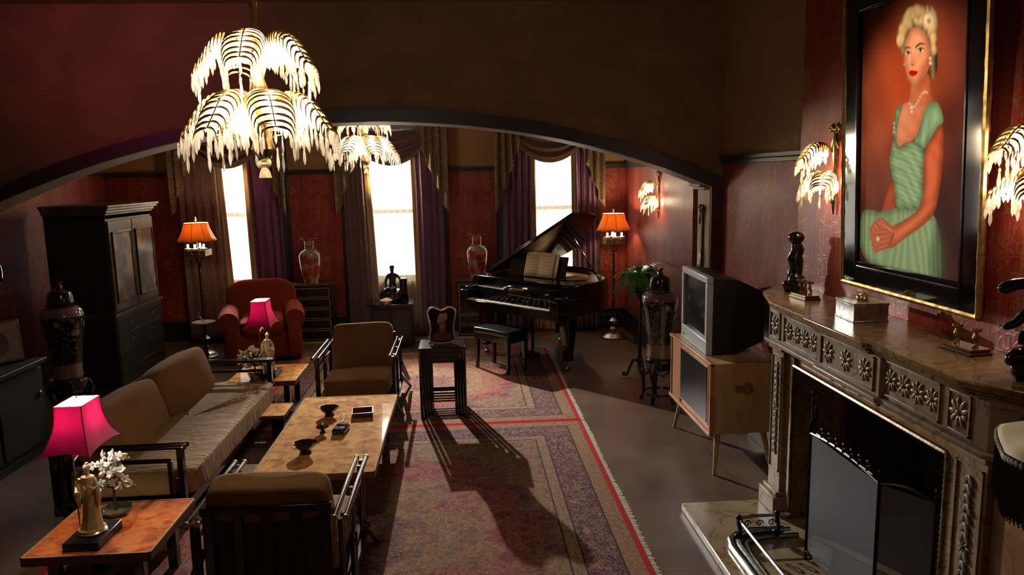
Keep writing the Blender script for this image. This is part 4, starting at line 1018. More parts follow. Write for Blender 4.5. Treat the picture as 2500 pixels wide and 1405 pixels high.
# ------------------------------------------------------------ floor lamps
def floor_lamp(label, x, y, h, power, rz=0):
    t = T('candelabra_floor_lamp', label, 'floor lamp', (x, y, 0), rz, 'candelabra floor lamps')
    b = MB().lathe([(.155, 0), (.155, .018), (.135, .03), (.12, .05), (.06, .075), (.03, .085), (.028, .10), (.045, .12), (.022, .145), (.03, .165), (.055, .20), (.06, .225), (.035, .245), (.02, .26)], 40, mod=lambda r, z, q, u: (r*(1+.02*sin(16*q)*(z < .07)), z))
    b.obj('base', pewter, t)
    b = MB(); n = 90
    for ph in (0, pi): b.tube([(.007*cos(ph+k*.55), .007*sin(ph+k*.55), .25+(h*.52)*k/n) for k in range(n+1)], .0095, 8)
    b.obj('twisted_pole', M('red_brown_pole', (.06, .012, .008), .3), t)
    zc = .25+h*.52
    b = MB().lathe([(.012, zc-.01), (.028, zc), (.012, zc+.02), (.02, zc+.05), (.01, zc+.07)], 16)
    for k in range(4):
        a = pi/4+k*pi/2; c_, s_ = cos(a), sin(a)
        b.tube([(.01*c_, .01*s_, zc+.02), (.05*c_, .05*s_, zc), (.055*c_, .055*s_, zc+.02), (.04*c_, .04*s_, zc+.03), (.06*c_, .06*s_, zc+.055), (.10*c_, .10*s_, zc+.085), (.115*c_, .115*s_, zc+.10)], .006, 6)
    b.obj('scroll_arms', old_brass, t)
    zb_ = zc+.10; hw = .115
    b = MB()
    for (a, c) in ((-1, 0), (1, 0), (0, -1), (0, 1)):
        for z0, z1, o_ in ((0, .008, .004), (.06, .068, .004), (.008, .06, 0)):
            if a: b.box(a*hw-.004-o_/2, -hw-o_, zb_+z0, a*hw+.004+o_/2, hw+o_, zb_+z1)
            else: b.box(-hw-o_, c*hw-.004-o_/2, zb_+z0, hw+o_, c*hw+.004+o_/2, zb_+z1)
    b.box(-hw, -hw, zb_+.0, hw, hw, zb_+.006)
    g_ = b.obj('gallery_box', old_brass, t)
    b = MB()
    for k in (-1, 0, 1):
        b.tube([(k*.08, -hw-.008, zb_+.034+0*q) if 0 else (k*.08+.012*cos(q), -hw-.008, zb_+.034+.012*sin(q)) for q in [2*pi*j/14 for j in range(14)]], .003, 5, close=True)
        if k < 1:
            b.tube([(k*.08+.02, -hw-.006, zb_+.015), (k*.08+.04, -hw-.006, zb_+.05), (k*.08+.06, -hw-.006, zb_+.018)], .0028, 5)
    b.obj('gilt_tracery', brass, g_)
    for i, (cx_, cy_) in enumerate(((-.09, -.06), (0, -.09), (.09, -.06), (0, .08))):
        cd = MB().lathe([(.036, zb_+.085), (.038, zb_+.092), (.01, zb_+.086), (.008, zb_+.07)], 20, c=(cx_, cy_)).obj('drip_pan', white_tag, t)
        MB().tube([(cx_, cy_, zb_+.086), (cx_, cy_, zb_+.14)], .0115, 12).obj('candle_sleeve', bulb_soft, cd)
    zs = h-.27+.0
    prof = [(.215, zs), (.195, zs+.03), (.172, zs+.08), (.150, zs+.13), (.137, zs+.18), (.133, zs+.20)]
    sh = MB().lathe(prof, 64, mod=lambda r, z, q, u: (r*(1-.035*abs(cos(4*q))**6), z-.012*(1-u)*abs(cos(4*q))), cap=False).obj('lamp_shade', shade_amber, t, solid=.002)
    b = MB()
    for k in range(8):
        q = pi/8+k*pi/4+pi/8; b.tube([((r*.968)*cos(q), (r*.968)*sin(q), z-.012*(1-i/5)) for i, (r, z) in enumerate(prof)], .0028, 5)
    b.obj('shade_ribs', M('brown_gimp', (.10, .03, .01), .8), sh)
    MB().tube([(.132*cos(2*pi*k/40), .132*sin(2*pi*k/40), zs+.20) for k in range(40)], .004, 6, close=True).obj('top_ring', M('cream_gimp', (.8, .6, .4), .7), sh)
    MB().tube([(0, 0, zb_), (0, 0, h-.03)], .006, 8).lathe([(.004, h-.045), (.014, h-.035), (.006, h-.025), (.01, h-.012), (.0001, h)], 12).obj('finial', brass, t)
    MB().ell((0, 0, zs+.10), (.028, .028, .04), 12, 8).obj('bulb', bulb_soft, t)
    lamp('floor_lamp_light', 'POINT', (x, y, zs+.15), power, (1, .72, .42), .03)
    return t
floor_lamp('amber-shaded candelabra floor lamp standing behind the piano at the right wall', 1.88, 9.22, 1.655, 17)
floor_lamp('amber-shaded candelabra floor lamp standing by the cabinet and red armchair', -3.13, 8.95, 1.675, 8)

# ashtray stand beside the red armchair
t = T('ashtray_stand', 'slim pedestal ashtray stand with pale round dish beside the red armchair', 'ashtray stand', (-3.02, 8.62, 0))
MB().lathe([(.115, 0), (.11, .015), (.06, .03), (.03, .05)], 32).obj('base', M('pale_stone', (.4, .36, .28), .3), t)
MB().lathe([(.03, .045), (.022, .07), (.04, .10), (.018, .14), (.014, .22), (.035, .25), (.016, .28), (.014, .40), (.03, .44), (.05, .46)], 20).obj('pedestal', bronze, t)
MB().lathe([(.03, .455), (.09, .465), (.125, .48), (.128, .488), (.118, .486), (.08, .474), (.0001, .472)], 36).obj('dish', M('cream_dish', (.6, .58, .45), .2), t)
MB().tube([(0, 0, .47), (-.01, 0, .52), (-.04, 0, .56), (-.05, 0, .60)], .005, 6).tube([(-.01, 0, .52), (-.07, 0, .56)], .004, 6).obj('handle', silver, t)

# ------------------------------------------------------------ red armchair
t = T('velvet_armchair', 'rust-red velvet club armchair with rolled arms under the left window', 'armchair', (-2.42, 8.88, 0), radians(14))
MB().sup((0, .0, .20), (.36, .36, .17), .18, 48, 20).obj('seat_base', red_velvet, t, angle=70)
MB().sup((0, -.05, .40), (.255, .34, .085), .3, 48, 20, fn=lambda x, y, z: (x, y, z+.02*cos(x*5)*(z > 0))).obj('seat_cushion', red_velvet, t, angle=70)
for s_ in (-1, 1):
    MB().sup((s_*.345, -.03, .27), (.085, .37, .25), .25, 36, 20).tube([(s_*.365, .33, .52), (s_*.368, .1, .53), (s_*.368, -.2, .515), (s_*.362, -.395, .50)], [.10, .105, .112, .112], 26).obj('arm', red_velvet, t, angle=60)
m = Matrix.Translation((0, .31, .56)) @ Matrix.Rotation(radians(-11), 4, 'X')
MB().sup((0, 0, 0), (.40, .085, .33), .28, 48, 24, fn=lambda x, y, z: (x*(1+.04*(z/.3)), y*(1+.5*max(0, z-.12)/.2), z-.10*(x/.4)**4*(z > 0))).xf(m).obj('backrest', red_velvet, t, angle=70)
for a in (-1, 1):
    for c in (-1, 1): MB().taper((a*.3, c*.3, .06), (.05, .05), (a*.3, c*.3, 0), (.035, .035)).obj('foot', lacquer, t)

# ------------------------------------------------------------ chests with vases
gl = M('worn_gilt_line', (.52, .37, .15), .5, .3)
def chest(label, x, y):
    t = T('drawer_chest', label, 'chest of drawers', (x, y, 0), radians(0), 'black gilt-lined chests')
    MB().box(-.26, -.15, .03, .26, .15, .745).obj('carcass', lacquer_soft, t, bevel=.004)
    MB().box(-.285, -.175, .745, .285, .165, .765).obj('top', Mn('worn_black_top', (.02, .015, .01), (.09, .06, .025), 12, .35), t, bevel=.004)
    MB().box(-.28, -.17, .0, .28, .16, .03).obj('plinth', gl, t, bevel=.003)
    for k in range(5):
        z0 = .055+.137*k; z1 = z0+.118
        d = MB().box(-.235, -.163, z0, .235, -.15, z1).obj('drawer', lacquer_soft, t, bevel=.002)
        MB().box(-.235, -.167, z0, .235, -.163, z0+.006).box(-.235, -.167, z1-.006, .235, -.163, z1).box(-.235, -.167, z0, -.229, -.163, z1).box(.229, -.167, z0, .235, -.163, z1).obj('gilt_border', gl, d, smooth=False)
        MB().ell((0, -.168, (z0+z1)/2), (.008, .008, .008), 8, 6).obj('knob', old_brass, d)
    return t
chest('black chest of five gilt-lined drawers right of the red armchair', -1.955, 9.60)
chest('black chest of five gilt-lined drawers partly hidden behind the piano', .15, 9.60)
def vase_mat(red=True):
    g = G('famille_rose'); x, y, z = g.xyz()
    n = g.noise(g.co(), 9, 3, .6); n2 = g.noise(g.vec(x, y, g.ma('MULTIPLY', z, 1.)), 22, 2)
    c = g.mix(g.step(n, .5, .58), (.30, .03, .015), (.30, .2, .1)); c = g.mix(g.step(n2, .62, .66), c, (.12, .18, .12))
    bd = g.ma('LESS_THAN', g.ma('ABSOLUTE', g.ma('SUBTRACT', z, .415)), .035)
    c = g.mix(bd, c, g.mix(g.step(n2, .45, .55), (.45, .36, .15), (.2, .2, .08)))
    return g.done(g.bsdf(col=c, rough=.18, coat=.4))
vm = vase_mat()
def vase(label, x, y, z):
    t = MB().lathe([(.085, 0), (.09, .01), (.088, .03), (.115, .12), (.135, .28), (.14, .35), (.13, .385), (.105, .42), (.062, .45), (.06, .52), (.066, .55), (.11, .575), (.108, .58), (.05, .56), (.0001, .55)], 40).obj('porcelain_vase', vm, None, loc=(x, y, z))
    tag(t, label, 'vase', 'tall red porcelain vases')
vase('tall red and gold porcelain vase on the chest beside the armchair window', -1.965, 9.58, .765)
vase('tall red and gold porcelain vase on the chest behind the piano', .165, 9.58, .765)

# ------------------------------------------------------------ statue table, statue, dish
t = T('statue_cabinet', 'low dark square cabinet under the middle window carrying a statue', 'cabinet', (-.915, 9.20, 0))
MB().box(-.25, -.20, .03, .25, .20, .535).obj('body', lacquer_soft, t, bevel=.004)
MB().box(-.28, -.24, .535, .28, .24, .56).obj('top', lacquer, t, bevel=.004)
for s_ in (-1, 1): 
    d = MB().box(.01 if s_ > 0 else -.23, -.212, .06, .23 if s_ > 0 else -.01, -.20, .50).obj('door', lacquer_soft, t, bevel=.003)
    MB().ell((s_*.03, -.217, .3), (.008, .008, .008), 8, 6).obj('knob', old_brass, d)
MB().box(-.26, -.21, 0, .26, .21, .03).obj('plinth', lacquer, t)
def skinned(name, verts, edges, rad, mat, parent=None, loc=None, sub=2, rz=0):
    me = bpy.data.meshes.new(name); me.from_pydata(verts, edges, []); o = bpy.data.objects.new(name, me); COL.objects.link(o)
    o.modifiers.new('skin', 'SKIN'); sv = me.skin_vertices[0].data if me.skin_vertices else None
    if sv is None:
        import bmesh
        bm = bmesh.new(); bm.from_mesh(me); bm.verts.layers.skin.verify(); bm.to_mesh(me); bm.free(); sv = me.skin_vertices[0].data
    for i, r in enumerate(rad): sv[i].radius = (r, r)
    sv[0].use_root = True
    m = o.modifiers.new('sub', 'SUBSURF'); m.levels = sub; m.render_levels = sub
    me.materials.append(mat)
    dg = bpy.context.evaluated_depsgraph_get(); me2 = bpy.data.meshes.new_from_object(o.evaluated_get(dg)); 
    me2.polygons.foreach_set('use_smooth', [True]*len(me2.polygons)); o.modifiers.clear(); o.data = me2; me2.name = name
    if parent: o.parent = parent
    if loc: o.location = loc
    o.rotation_euler = (0, 0, rz)
    return o
t = T('bronze_statue', 'dark bronze seated nude figure beside a column, silhouetted against the middle window', 'statue', (-.90, 9.22, .56))
V = [(0, 0, .16), (0, .01, .24), (0, .01, .31), (0, 0, .355), (0, -.01, .40), (.0, -.01, .43),     # pelvis..head 0-5
     (-.055, .01, .325), (-.085, .0, .25), (-.075, -.03, .18),                                    # left arm 6-8
     (.055, .01, .325), (.095, .02, .275), (.12, .0, .22),                                       # right arm 9-11
     (-.03, -.03, .15), (-.11, -.10, .15), (-.10, -.11, .04), (-.14, -.13, .02),                   # leg 12-15
     (.03, -.03, .15), (-.01, -.13, .17), (.02, -.13, .06), (.0, -.16, .04)]                       # leg 16-19
Ee = [(0, 1), (1, 2), (2, 3), (3, 4), (4, 5), (2, 6), (6, 7), (7, 8), (2, 9), (9, 10), (10, 11), (0, 12), (12, 13), (13, 14), (14, 15), (0, 16), (16, 17), (17, 18), (18, 19)]
Rr = [.05, .036, .042, .018, .028, .026, .02, .017, .012, .02, .016, .012, .036, .03, .02, .015, .036, .03, .02, .015]
skinned('figure', V, Ee, Rr, bronze, t)
MB().ell((0, .01, .425), (.032, .034, .03), 10, 8).ell((0, .04, .43), (.018, .018, .018), 8, 6).obj('hair', bronze, t)
b = MB().lathe([(.062, .0), (.055, .03), (.045, .12), (.043, .22), (.05, .27), (.055, .28), (.045, .285), (.0001, .285)], 24, c=(.13, .02), mod=lambda r, z, q, u: (r*(1+.03*cos(9*q)), z))
b.obj('column', bronze, t)
b = MB().sup((-.0, -.02, .07), (.16, .12, .075), .6, 32, 16, fn=lambda x, y, z: (x*(1+.15*sin(14*y+3*z)), y*(1+.12*sin(17*x)), z+.012*sin(22*x+9*y)))
b.obj('draped_rock_base', bronze, t)
t = T('trinket_box', 'small round lidded trinket dish in front of the bronze statue', 'dish', (-.965, 9.02, .56))
MB().lathe([(.068, 0), (.075, .015), (.075, .045)], 28).obj('bowl', Mn('copper_dish', (.35, .12, .05), (.5, .25, .12), 10, .25, .7), t)
MB().lathe([(.077, .045), (.07, .055), (.03, .07), (.012, .075), (.0001, .08)], 28).obj('lid', cream_wax, t)

# ------------------------------------------------------------ grand piano
t = T('grand_piano', 'black baby grand piano with raised lid in the far right corner', 'piano', (.01, 8.55, 0), math.atan2(-.75, .66))
OUT = [(0, .34), (1.5, .34), (1.5, .58), (1.45, .80), (1.32, .95), (1.12, 1.05), (.98, 1.17), (.86, 1.33), (.70, 1.44), (.45, 1.49), (.20, 1.47), (.05, 1.38), (0, 1.25)]
cor = OUT[2:12]; OUTS = OUT[:2]+[tuple(p) for p in (lambda s: [s[0]]+[((s[i][0]+s[i+1][0])/2+0, (s[i][1]+s[i+1][1])/2) for i in range(len(s)-1)]+[s[-1]])(cor)]+OUT[12:]
n = len(OUTS); b = MB(); inn = []
cxp = sum(p[0] for p in OUTS)/n; cyp = sum(p[1] for p in OUTS)/n
inn = [(p[0]+(cxp-p[0])*.055, p[1]+(cyp-p[1])*.055) for p in OUTS]
v = [(x, y, .62) for x, y in OUTS]+[(x, y, .935) for x, y in OUTS]+[(x, y, .935) for x, y in inn]+[(x, y, .86) for x, y in inn]
f = []
for i in range(n):
    j = (i+1) % n; f += [(i, j, n+j, n+i), (n+i, n+j, 2*n+j, 2*n+i), (2*n+i, 2*n+j, 3*n+j, 3*n+i)]
f.append(tuple(range(n))[::-1])
b.add(v, f).obj('case_rim', piano_black, t, angle=40)
MB().add([(x, y, .862) for x, y in inn], [tuple(range(n))]).obj('soundboard', M('gold_plate', (.35, .2, .06), .35, .6), t, smooth=False, solid=.003)
b = MB()
for k in range(26): x = .1+.05*k; b.tube([(x, .42, .885), (x*.62+.12, min(1.38, .75+.6*(1-abs(x-.4))), .885)], .0012, 4)
b.obj('strings', brass, t)
MB().box(0, -.10, .60, 1.5, .34, .665).obj('keybed', piano_black, t, bevel=.006)
MB().box(0, -.10, .665, .115, .34, .80).box(.0, .10, .80, .1, .34, .935).box(0, -.02, .80, .10, .10, .83).obj('cheek_block', piano_black, t, bevel=.008)
MB().box(1.385, -.10, .665, 1.5, .34, .80).box(1.4, .10, .80, 1.5, .34, .935).box(1.4, -.02, .80, 1.5, .10, .83).obj('cheek_block', piano_black, t, bevel=.008)
MB().box(.115, -.105, .66, 1.385, -.085, .695).obj('key_slip', piano_black, t, bevel=.003)
MB().add([(.1, .075, .70), (1.4, .075, .70), (1.4, .13, .93), (.1, .13, .93)], [(0, 1, 2, 3)]).obj('fallboard', piano_black, t, solid=.012)
b = MB()
for k, (x0_, x1_) in enumerate([(.66, .68), (.69, .70), (.71, .73), (.74, .745), (.755, .775), (.785, .80), (.81, .83), (.84, .85)]):
    b.box(x0_, .088, .835+.004*(k % 2), x1_, .0955, .852)
b.obj('gilt_maker_lettering', gl, t, smooth=False)
kb = MB(); nk = 52; kw = (1.385-.115)/nk
for k in range(nk): kb.box(.115+kw*k+.0006, -.083, .675, .115+kw*(k+1)-.0006, .07, .702)
kb.obj('white_keys', M('ivory_keys', (.75, .68, .52), .3), t, smooth=False, kind='stuff')
kb = MB()
for k in range(nk):
    if k % 7 in (0, 2, 3, 5, 6) and k < nk-1 and k: kb.box(.115+kw*k-.005, -.03, .70, .115+kw*k+.005, .07, .714)
kb.obj('black_keys', piano_black, t, smooth=False, kind='stuff')
MB().box(.0, .26, .935, 1.5, .36, .945).box(.02, .10, .93, 1.48, .30, .95).obj('front_lid_flap', piano_black, t, bevel=.004)
LA = radians(28)
LP = [(x+.01*(x > .5), max(y, .36)) for x, y in OUTS]
b = MB().prism([(p[0]+.015 if p[0] > .1 else p[0], p[1]+(.01 if p[1] > 1 else 0)) for p in LP], 0, .022)
b.xf(Matrix.Translation((0, 0, .945)) @ Matrix.Rotation(-LA, 4, 'Y')); b.obj('lid', piano_black, t, bevel=.003, angle=40)
b = MB().box(.0, .36, .024, 1.5, .66, .04); b.xf(Matrix.Translation((0, 0, .945)) @ Matrix.Rotation(-LA, 4, 'Y')); b.obj('folded_lid_flap', piano_black, t, bevel=.003)
lx = 1.18
MB().tube([(1.40, .72, .93), (lx*cos(LA), .60, .945+lx*sin(LA))], .009, 8).obj('prop_stick', piano_black, t)
b = MB().box(-.43, -.008, 0, .43, .008, .25); b.xf(Matrix.Translation((.74, .40, .95)) @ Matrix.Rotation(radians(-16), 4, 'X')); b.obj('music_desk', piano_black, t, bevel=.004)
MB().box(.30, .34, .946, 1.18, .42, .956).obj('desk_shelf', piano_black, t)
for (x, y) in ((.12, .20), (1.38, .20), (.38, 1.22)):
    lg = MB().taper((x, y, .60), (.15, .15), (x, y, .13), (.075, .075)).box(x-.075, y-.075, .56, x+.075, y+.075, .60).box(x-.045, y-.045, .12, x+.045, y+.045, .15).obj('leg', piano_black, t, bevel=.004)
    MB().tube([(x, y, .12), (x, y, .05)], .012, 8).tube([(x-.012, y, .028), (x+.012, y, .028)], .028, 14).obj('caster', brass, lg)
ly = MB().box(.70, .24, .10, .725, .27, .60).box(.80, .24, .10, .825, .27, .60).box(.66, .20, .06, .865, .32, .11).obj('pedal_lyre', piano_black, t, bevel=.004)
for k in (-1, 0, 1): MB().box(.76+k*.05-.01, .12, .07, .76+k*.05+.01, .21, .078).obj('pedal', brass, ly, bevel=.002)
def pw(x, y, z): 
    c_, s_ = cos(math.atan2(-.75, .66)), sin(math.atan2(-.75, .66)); return (.01+x*c_-y*s_, 8.55+x*s_+y*c_, z)
PZ = math.atan2(-.75, .66)
def sheet_mat():
    g = G('music_sheet'); x, y, z = g.xyz()
    row = g.ma('MODULO', g.ma('ADD', z, 1.0), .034)
    ln = g.ma('MULTIPLY', g.ma('LESS_THAN', g.ma('MODULO', row, .0035), .0012), g.ma('LESS_THAN', row, .0175))
    ax = g.ma('ABSOLUTE', x); inb = g.ma('MULTIPLY', g.ma('GREATER_THAN', ax, .016), g.ma('LESS_THAN', ax, .198))
    inb = g.ma('MULTIPLY', inb, g.ma('MULTIPLY', g.ma('GREATER_THAN', z, .02), g.ma('LESS_THAN', z, .25)))
    nt = g.ma('MULTIPLY', g.ma('LESS_THAN', row, .02), g.ma('LESS_THAN', g.vor(g.vec(x, 0., z), 160.), .23))
    k = g.ma('MULTIPLY', g.ma('MINIMUM', g.ma('ADD', ln, nt), 1.), inb)
    return g.done(g.bsdf(col=g.mix(g.ma('MULTIPLY', k, .7), (.72, .60, .40), (.12, .08, .05)), rough=.8))
mbk = T('music_book', 'open sheet music book on the piano music desk', 'music book', pw(.80, .375, .958), PZ)
pgs = MB().grid(40, 4, lambda u, v: ((u-.5)*.43, -.012-.018*(1-abs(2*u-1))**.0*abs(sin(pi*u*2))**.7*.5+.27*v*math.tan(radians(15)), .27*v))
pgs.obj('pages', sheet_mat(), mbk, solid=.006, angle=80)
MB().grid(8, 2, lambda u, v: (.215+.055*u, -.004+.26*v*math.tan(radians(15)), .26*v)).obj('back_page', sheet_mat(), mbk, solid=.002)
random.seed(11)
cols = [(.62, .45, .28), (.55, .33, .26), (.7, .56, .36), (.5, .30, .22)]
for k in range(4):
    p = pw(1.13+.03*sin(k*2), .62+.03*cos(k*3), .90+.013*k)
    o = MB().grid(10, 10, lambda u, v: ((u-.5)*.27, (v-.5)*.33, .022*sin(u*3+k)*sin(v*4+k)+.010)).obj('sheet_music', M('aged_paper_%d' % k, cols[k], .8), None, solid=.003, loc=p, angle=80); o.rotation_euler = (.0, 0, PZ+.5*k-.4)
    tag(o, ['lowest crumpled sheet in the paper pile inside the open piano', 'second crumpled sheet from the bottom of the pile inside the open piano', 'third crumpled sheet from the bottom of the pile inside the open piano', 'topmost pinkish sheet of the pile inside the open piano'][k], 'paper', 'papers inside the piano')

t = T('piano_bench', 'black padded piano bench in front of the keyboard', 'bench', (.365, 7.845, ZR), PZ)
MB().sup((0, 0, .425), (.275, .165, .034), .2, 40, 14, fn=lambda x, y, z: (x, y, z+.008*(1-(x/.28)**2))).obj('padded_seat', M('black_leather', (.01, .01, .012), .22, spec=.7), t, angle=60)
MB().box(-.26, -.15, .33, .26, .15, .395).obj('apron', piano_black, t, bevel=.004)
for a in (-1, 1):
    for c in (-1, 1): MB().taper((a*.238, c*.128, .0), (.03, .03), (a*.232, c*.122, .395), (.05, .05)).obj('leg', piano_black, t, bevel=.003)

# ------------------------------------------------------------ fern on a tall stand
t = T('plant_stand', 'tall slim dark plant stand with scroll feet carrying the fern', 'plant stand', (1.79, 7.42, 0))
MB().lathe([(.02, .12), (.03, .16), (.018, .2), (.018, .80), (.03, .84), (.05, .86), (.11, .88), (.11, .895)], 20).obj('column', lacquer, t)
for k in range(3):
    a = radians(200+120*k); MB().tube([(.015*cos(a), .015*sin(a), .16), (.08*cos(a), .08*sin(a), .17), (.13*cos(a), .13*sin(a), .08), (.16*cos(a), .16*sin(a), .02), (.20*cos(a), .20*sin(a), .03), (.19*cos(a), .19*sin(a), .06)], .013, 8).obj('scroll_foot', lacquer, t)
t = T('potted_fern', 'arching green Boston fern in a black pot on the plant stand', 'plant', (1.79, 7.42, .895))
MB().lathe([(.06, 0), (.085, .03), (.11, .09), (.115, .13), (.105, .13), (.0001, .11)], 28).obj('pot', lacquer, t)
fern_m = Mn('fern_green', (.05, .17, .02), (.14, .38, .06), 12, .5, sheen=.1); rf = random.Random(2)
for k in range(85):
    a = rf.uniform(0, 2*pi); R_ = rf.uniform(.12, .31); up = rf.uniform(.10, .26)*(1.25-R_*1.6); b = MB(); N = 20; dr = rf.uniform(.02, .26)
    if k in (3, 4): R_, up, dr = .36, .26, .02; a = -.1+.3*(k-3)
    path = lambda q: Vector((R_*q*cos(a), R_*q*sin(a), .11+up*2.2*q-(up*1.5+dr)*q*q*1.1))
    b.tube([path(i/N) for i in range(N+1)], .0018, 4)
    for i in range(2, N+1):
        q_ = i/N; p = path(q_); d = (path(min(1, q_+.02))-path(q_-.02)).normalized(); s_ = d.cross(Vector((0, 0, 1))).normalized(); L_ = .042*sin(pi*min(.97, .12+q_*.86))**.7+.004; wv = .010
        for sg in (-1, 1):
            e = p+s_*sg*L_+d*.010+Vector((0, 0, -.008)); b.add([tuple(p-d*wv*.6), tuple(p+d*wv*.6), tuple(e+d*.001), tuple(p+s_*sg*L_*.5-d*wv*.4)], [(0, 1, 2, 3)])
    b.obj('frond', fern_m, t, smooth=False)

# ------------------------------------------------------------ ginger jars on carved stands
def jar_mat(name, dark=True):
    g = G(name); x, y, z = g.xyz()
    n = g.noise(g.co(), 11, 3, .6); n2 = g.noise(g.co(), 30, 3, .6); big = g.vor(g.co(), 7.5)
    c = g.mix(g.step(n2, .55, .62), (.01, .012, .01), (.10, .11, .07)); c = g.mix(g.step(n, .60, .64), c, (.06, .10, .05))
    c = g.mix(g.ma('SUBTRACT', 1, g.step(big, .22, .27)), c, g.mix(n, (.36, .15, .12), (.42, .30, .10)))
    c = g.mix(g.ma('GREATER_THAN', g.ma('ADD', z, g.ma('MULTIPLY', n, .05)), .60), c, (.20, .13, .11))
    low = g.ma('LESS_THAN', g.ma('ADD', z, g.ma('MULTIPLY', g.ma('ABSOLUTE', g.ma('SINE', g.ma('MULTIPLY', g.ma('ARCTAN2', y, x), 12))), .03)), .16)
    c = g.mix(low, c, (.22, .17, .12)); c = g.mix(g.ma('GREATER_THAN', z, .665), c, g.mix(g.step(n2, .5, .6), (.015, .02, .012), (.12, .13, .08)))
    return g.done(g.bsdf(col=c, rough=.12, coat=.5))
jm = jar_mat('black_floral_porcelain')
def ginger(label, x, y, z, s_=1.):
    t = T('ginger_jar', label, 'jar', (x, y, z), 0, 'black floral ginger jars'); t.scale = (s_, s_, s_)
    MB().lathe([(.115, 0), (.125, .015), (.12, .06), (.125, .16), (.14, .30), (.165, .46), (.178, .55), (.17, .61), (.14, .645), (.10, .66), (.095, .675)], 48).obj('jar_body', jm, t)
    MB().lathe([(.125, .665), (.13, .68), (.108, .69), (.105, .74), (.09, .785), (.055, .81), (.02, .82), (.015, .835)], 40).obj('lid', M('green_black_glaze', (.012, .016, .01), .12, coat=.6), t)
    MB().ell((0, 0, .86), (.022, .02, .025), 10, 8).ell((.018, 0, .875), (.014, .012, .012), 8, 6).ell((0, 0, .835), (.03, .03, .012), 10, 6).obj('lid_finial', Mn('rust_glaze', (.10, .03, .015), (.18, .08, .04), 20, .3), t)
def stand(label, x, y, h, r):
    t = T('carved_stand', label, 'stand', (x, y, 0), 0, 'carved dark jar stands')
    MB().lathe([(r*.98, h-.03), (r, h-.02), (r*.96, h), (.0001, h)], 40).lathe([(r*.8, h-.10), (r*.92, h-.09), (r*.98, h-.03)], 40, cap=False).obj('round_top', lacquer, t)
    for k in range(5):
        a = 2*pi*k/5+.3; c_, s_ = cos(a), sin(a)
        MB().tube([(r*.9*c_, r*.9*s_, h-.03), (r*1.05*c_, r*1.05*s_, h-.10), (r*.88*c_, r*.88*s_, h*.5), (r*.85*c_, r*.85*s_, h*.2), (r*1.0*c_, r*1.0*s_, .02), (r*1.08*c_, r*1.08*s_, .02)], [.022, .03, .018, .015, .02, .01], 10).obj('cabriole_leg', lacquer, t)
    MB().tube([(r*.86*cos(2*pi*k/30), r*.86*sin(2*pi*k/30), h*.22) for k in range(30)], .012, 8, close=True).obj('lower_ring', lacquer, t)
    b = MB()
    for k in range(5):
        a = 2*pi*k/5+.3+pi/5; b.tube([(r*.92*cos(a+d), r*.92*sin(a+d), h-.11-.03*cos(d*5)) for d in (-.5, -.25, 0, .25, .5)], .012, 6)
    b.obj('carved_apron', lacquer, t)
stand('round carved black stand under the ginger jar beside the television', 1.75, 6.50, .42, .165)
ginger('black floral ginger jar with domed lid on a carved stand beside the television', 1.75, 6.50, .42, .93)
stand('round carved black stand under the shadowed ginger jar by the left wall', -3.52, 6.62, .40, .16)
ginger('shadowed black floral ginger jar between sideboard and tall cabinet', -3.52, 6.62, .40, .97)

# ------------------------------------------------------------ television and its console
blond = Mn('blond_wood', (.42, .27, .12), (.50, .34, .17), 5, .4, stretch=(4, 1, 1)); redwood = Mn('orange_wood', (.36, .13, .045), (.45, .19, .07), 5, .4, stretch=(1, 1, 5))
t = T('television_console', 'vintage blond wood television console on splayed legs by the fireplace', 'console', (1.68, 5.32, 0))
MB().box(.0, -.50, .29, .44, .50, .79).obj('cabinet', blond, t, bevel=.004)
b = MB().box(-.03, -.51, .275, .0, .51, .30).box(-.03, -.51, .775, .0, .51, .795).box(-.03, -.51, .29, -.0, -.48, .79).box(-.02, .475, .29, .0, .50, .79)
b.obj('front_frame', redwood, t, bevel=.003)
def grille_mat():
    g = G('speaker_grille'); x, y, z = g.xyz(); d = g.vor(g.vec(0., y, z), 95., rnd=0.)
    return g.done(g.bsdf(col=g.mix(g.step(d, .25, .35), (.07, .02, .01), (.42, .15, .05)), rough=.6))
MB().box(-.012, .26, .30, .0, .475, .775).obj('speaker_panel', grille_mat(), t)
MB().box(-.014, -.42, .325, .0, .25, .76).obj('screen_surround', redwood, t, bevel=.003)
MB().box(-.018, -.395, .345, -.013, .225, .74).obj('screen', M('dull_screen', (.012, .014, .012), .25), t)
MB().box(-.012, -.48, .30, .0, -.43, .775).obj('trim_strip', M('dark_red_strip', (.10, .02, .012), .4), t)
for (x, z, r) in ((.17, .60, .028), (.235, .60, .040)):
    k = MB(); pr = [(r, 0), (r, .006), (r*.75, .008), (r*.7, .02), (r*.2, .022), (.0001, .022)]
    k.lathe(pr, 28); k.xf(Matrix.Translation((x, -.50, z+.01)) @ Matrix.Rotation(radians(90), 4, 'X')); k.obj('dial', M('taupe_dial', (.20, .13, .075), .4), t)
MB().box(.16, -.502, .36, .20, -.5, .46).obj('control_flap', M('flap_wood', (.36, .23, .1), .4), t)
for a, c in ((0, 0), (0, 1), (1, 0), (1, 1)):
    x = .06 if not a else .38; y = -.42 if not c else .42
    MB().tube([(x, y, .29), (x+(-.05 if not a else .04), y+(-.09 if not c else .06), 0)], [.024, .011], 12).obj('leg', blond, t)
grey = M('silver_plastic', (.42, .43, .44), .35); blk = M('black_plastic', (.012, .012, .013), .4)
t = T('television', 'grey-framed black tube television set on top of the blond console', 'television', (1.72, 5.40, .79), radians(-2))
b = MB()
for i_ in (0,): b.taper((0, 0, 0), (1, 1), (0, 0, 0), (1, 1))
b = MB(); W2, H2 = .345, .565
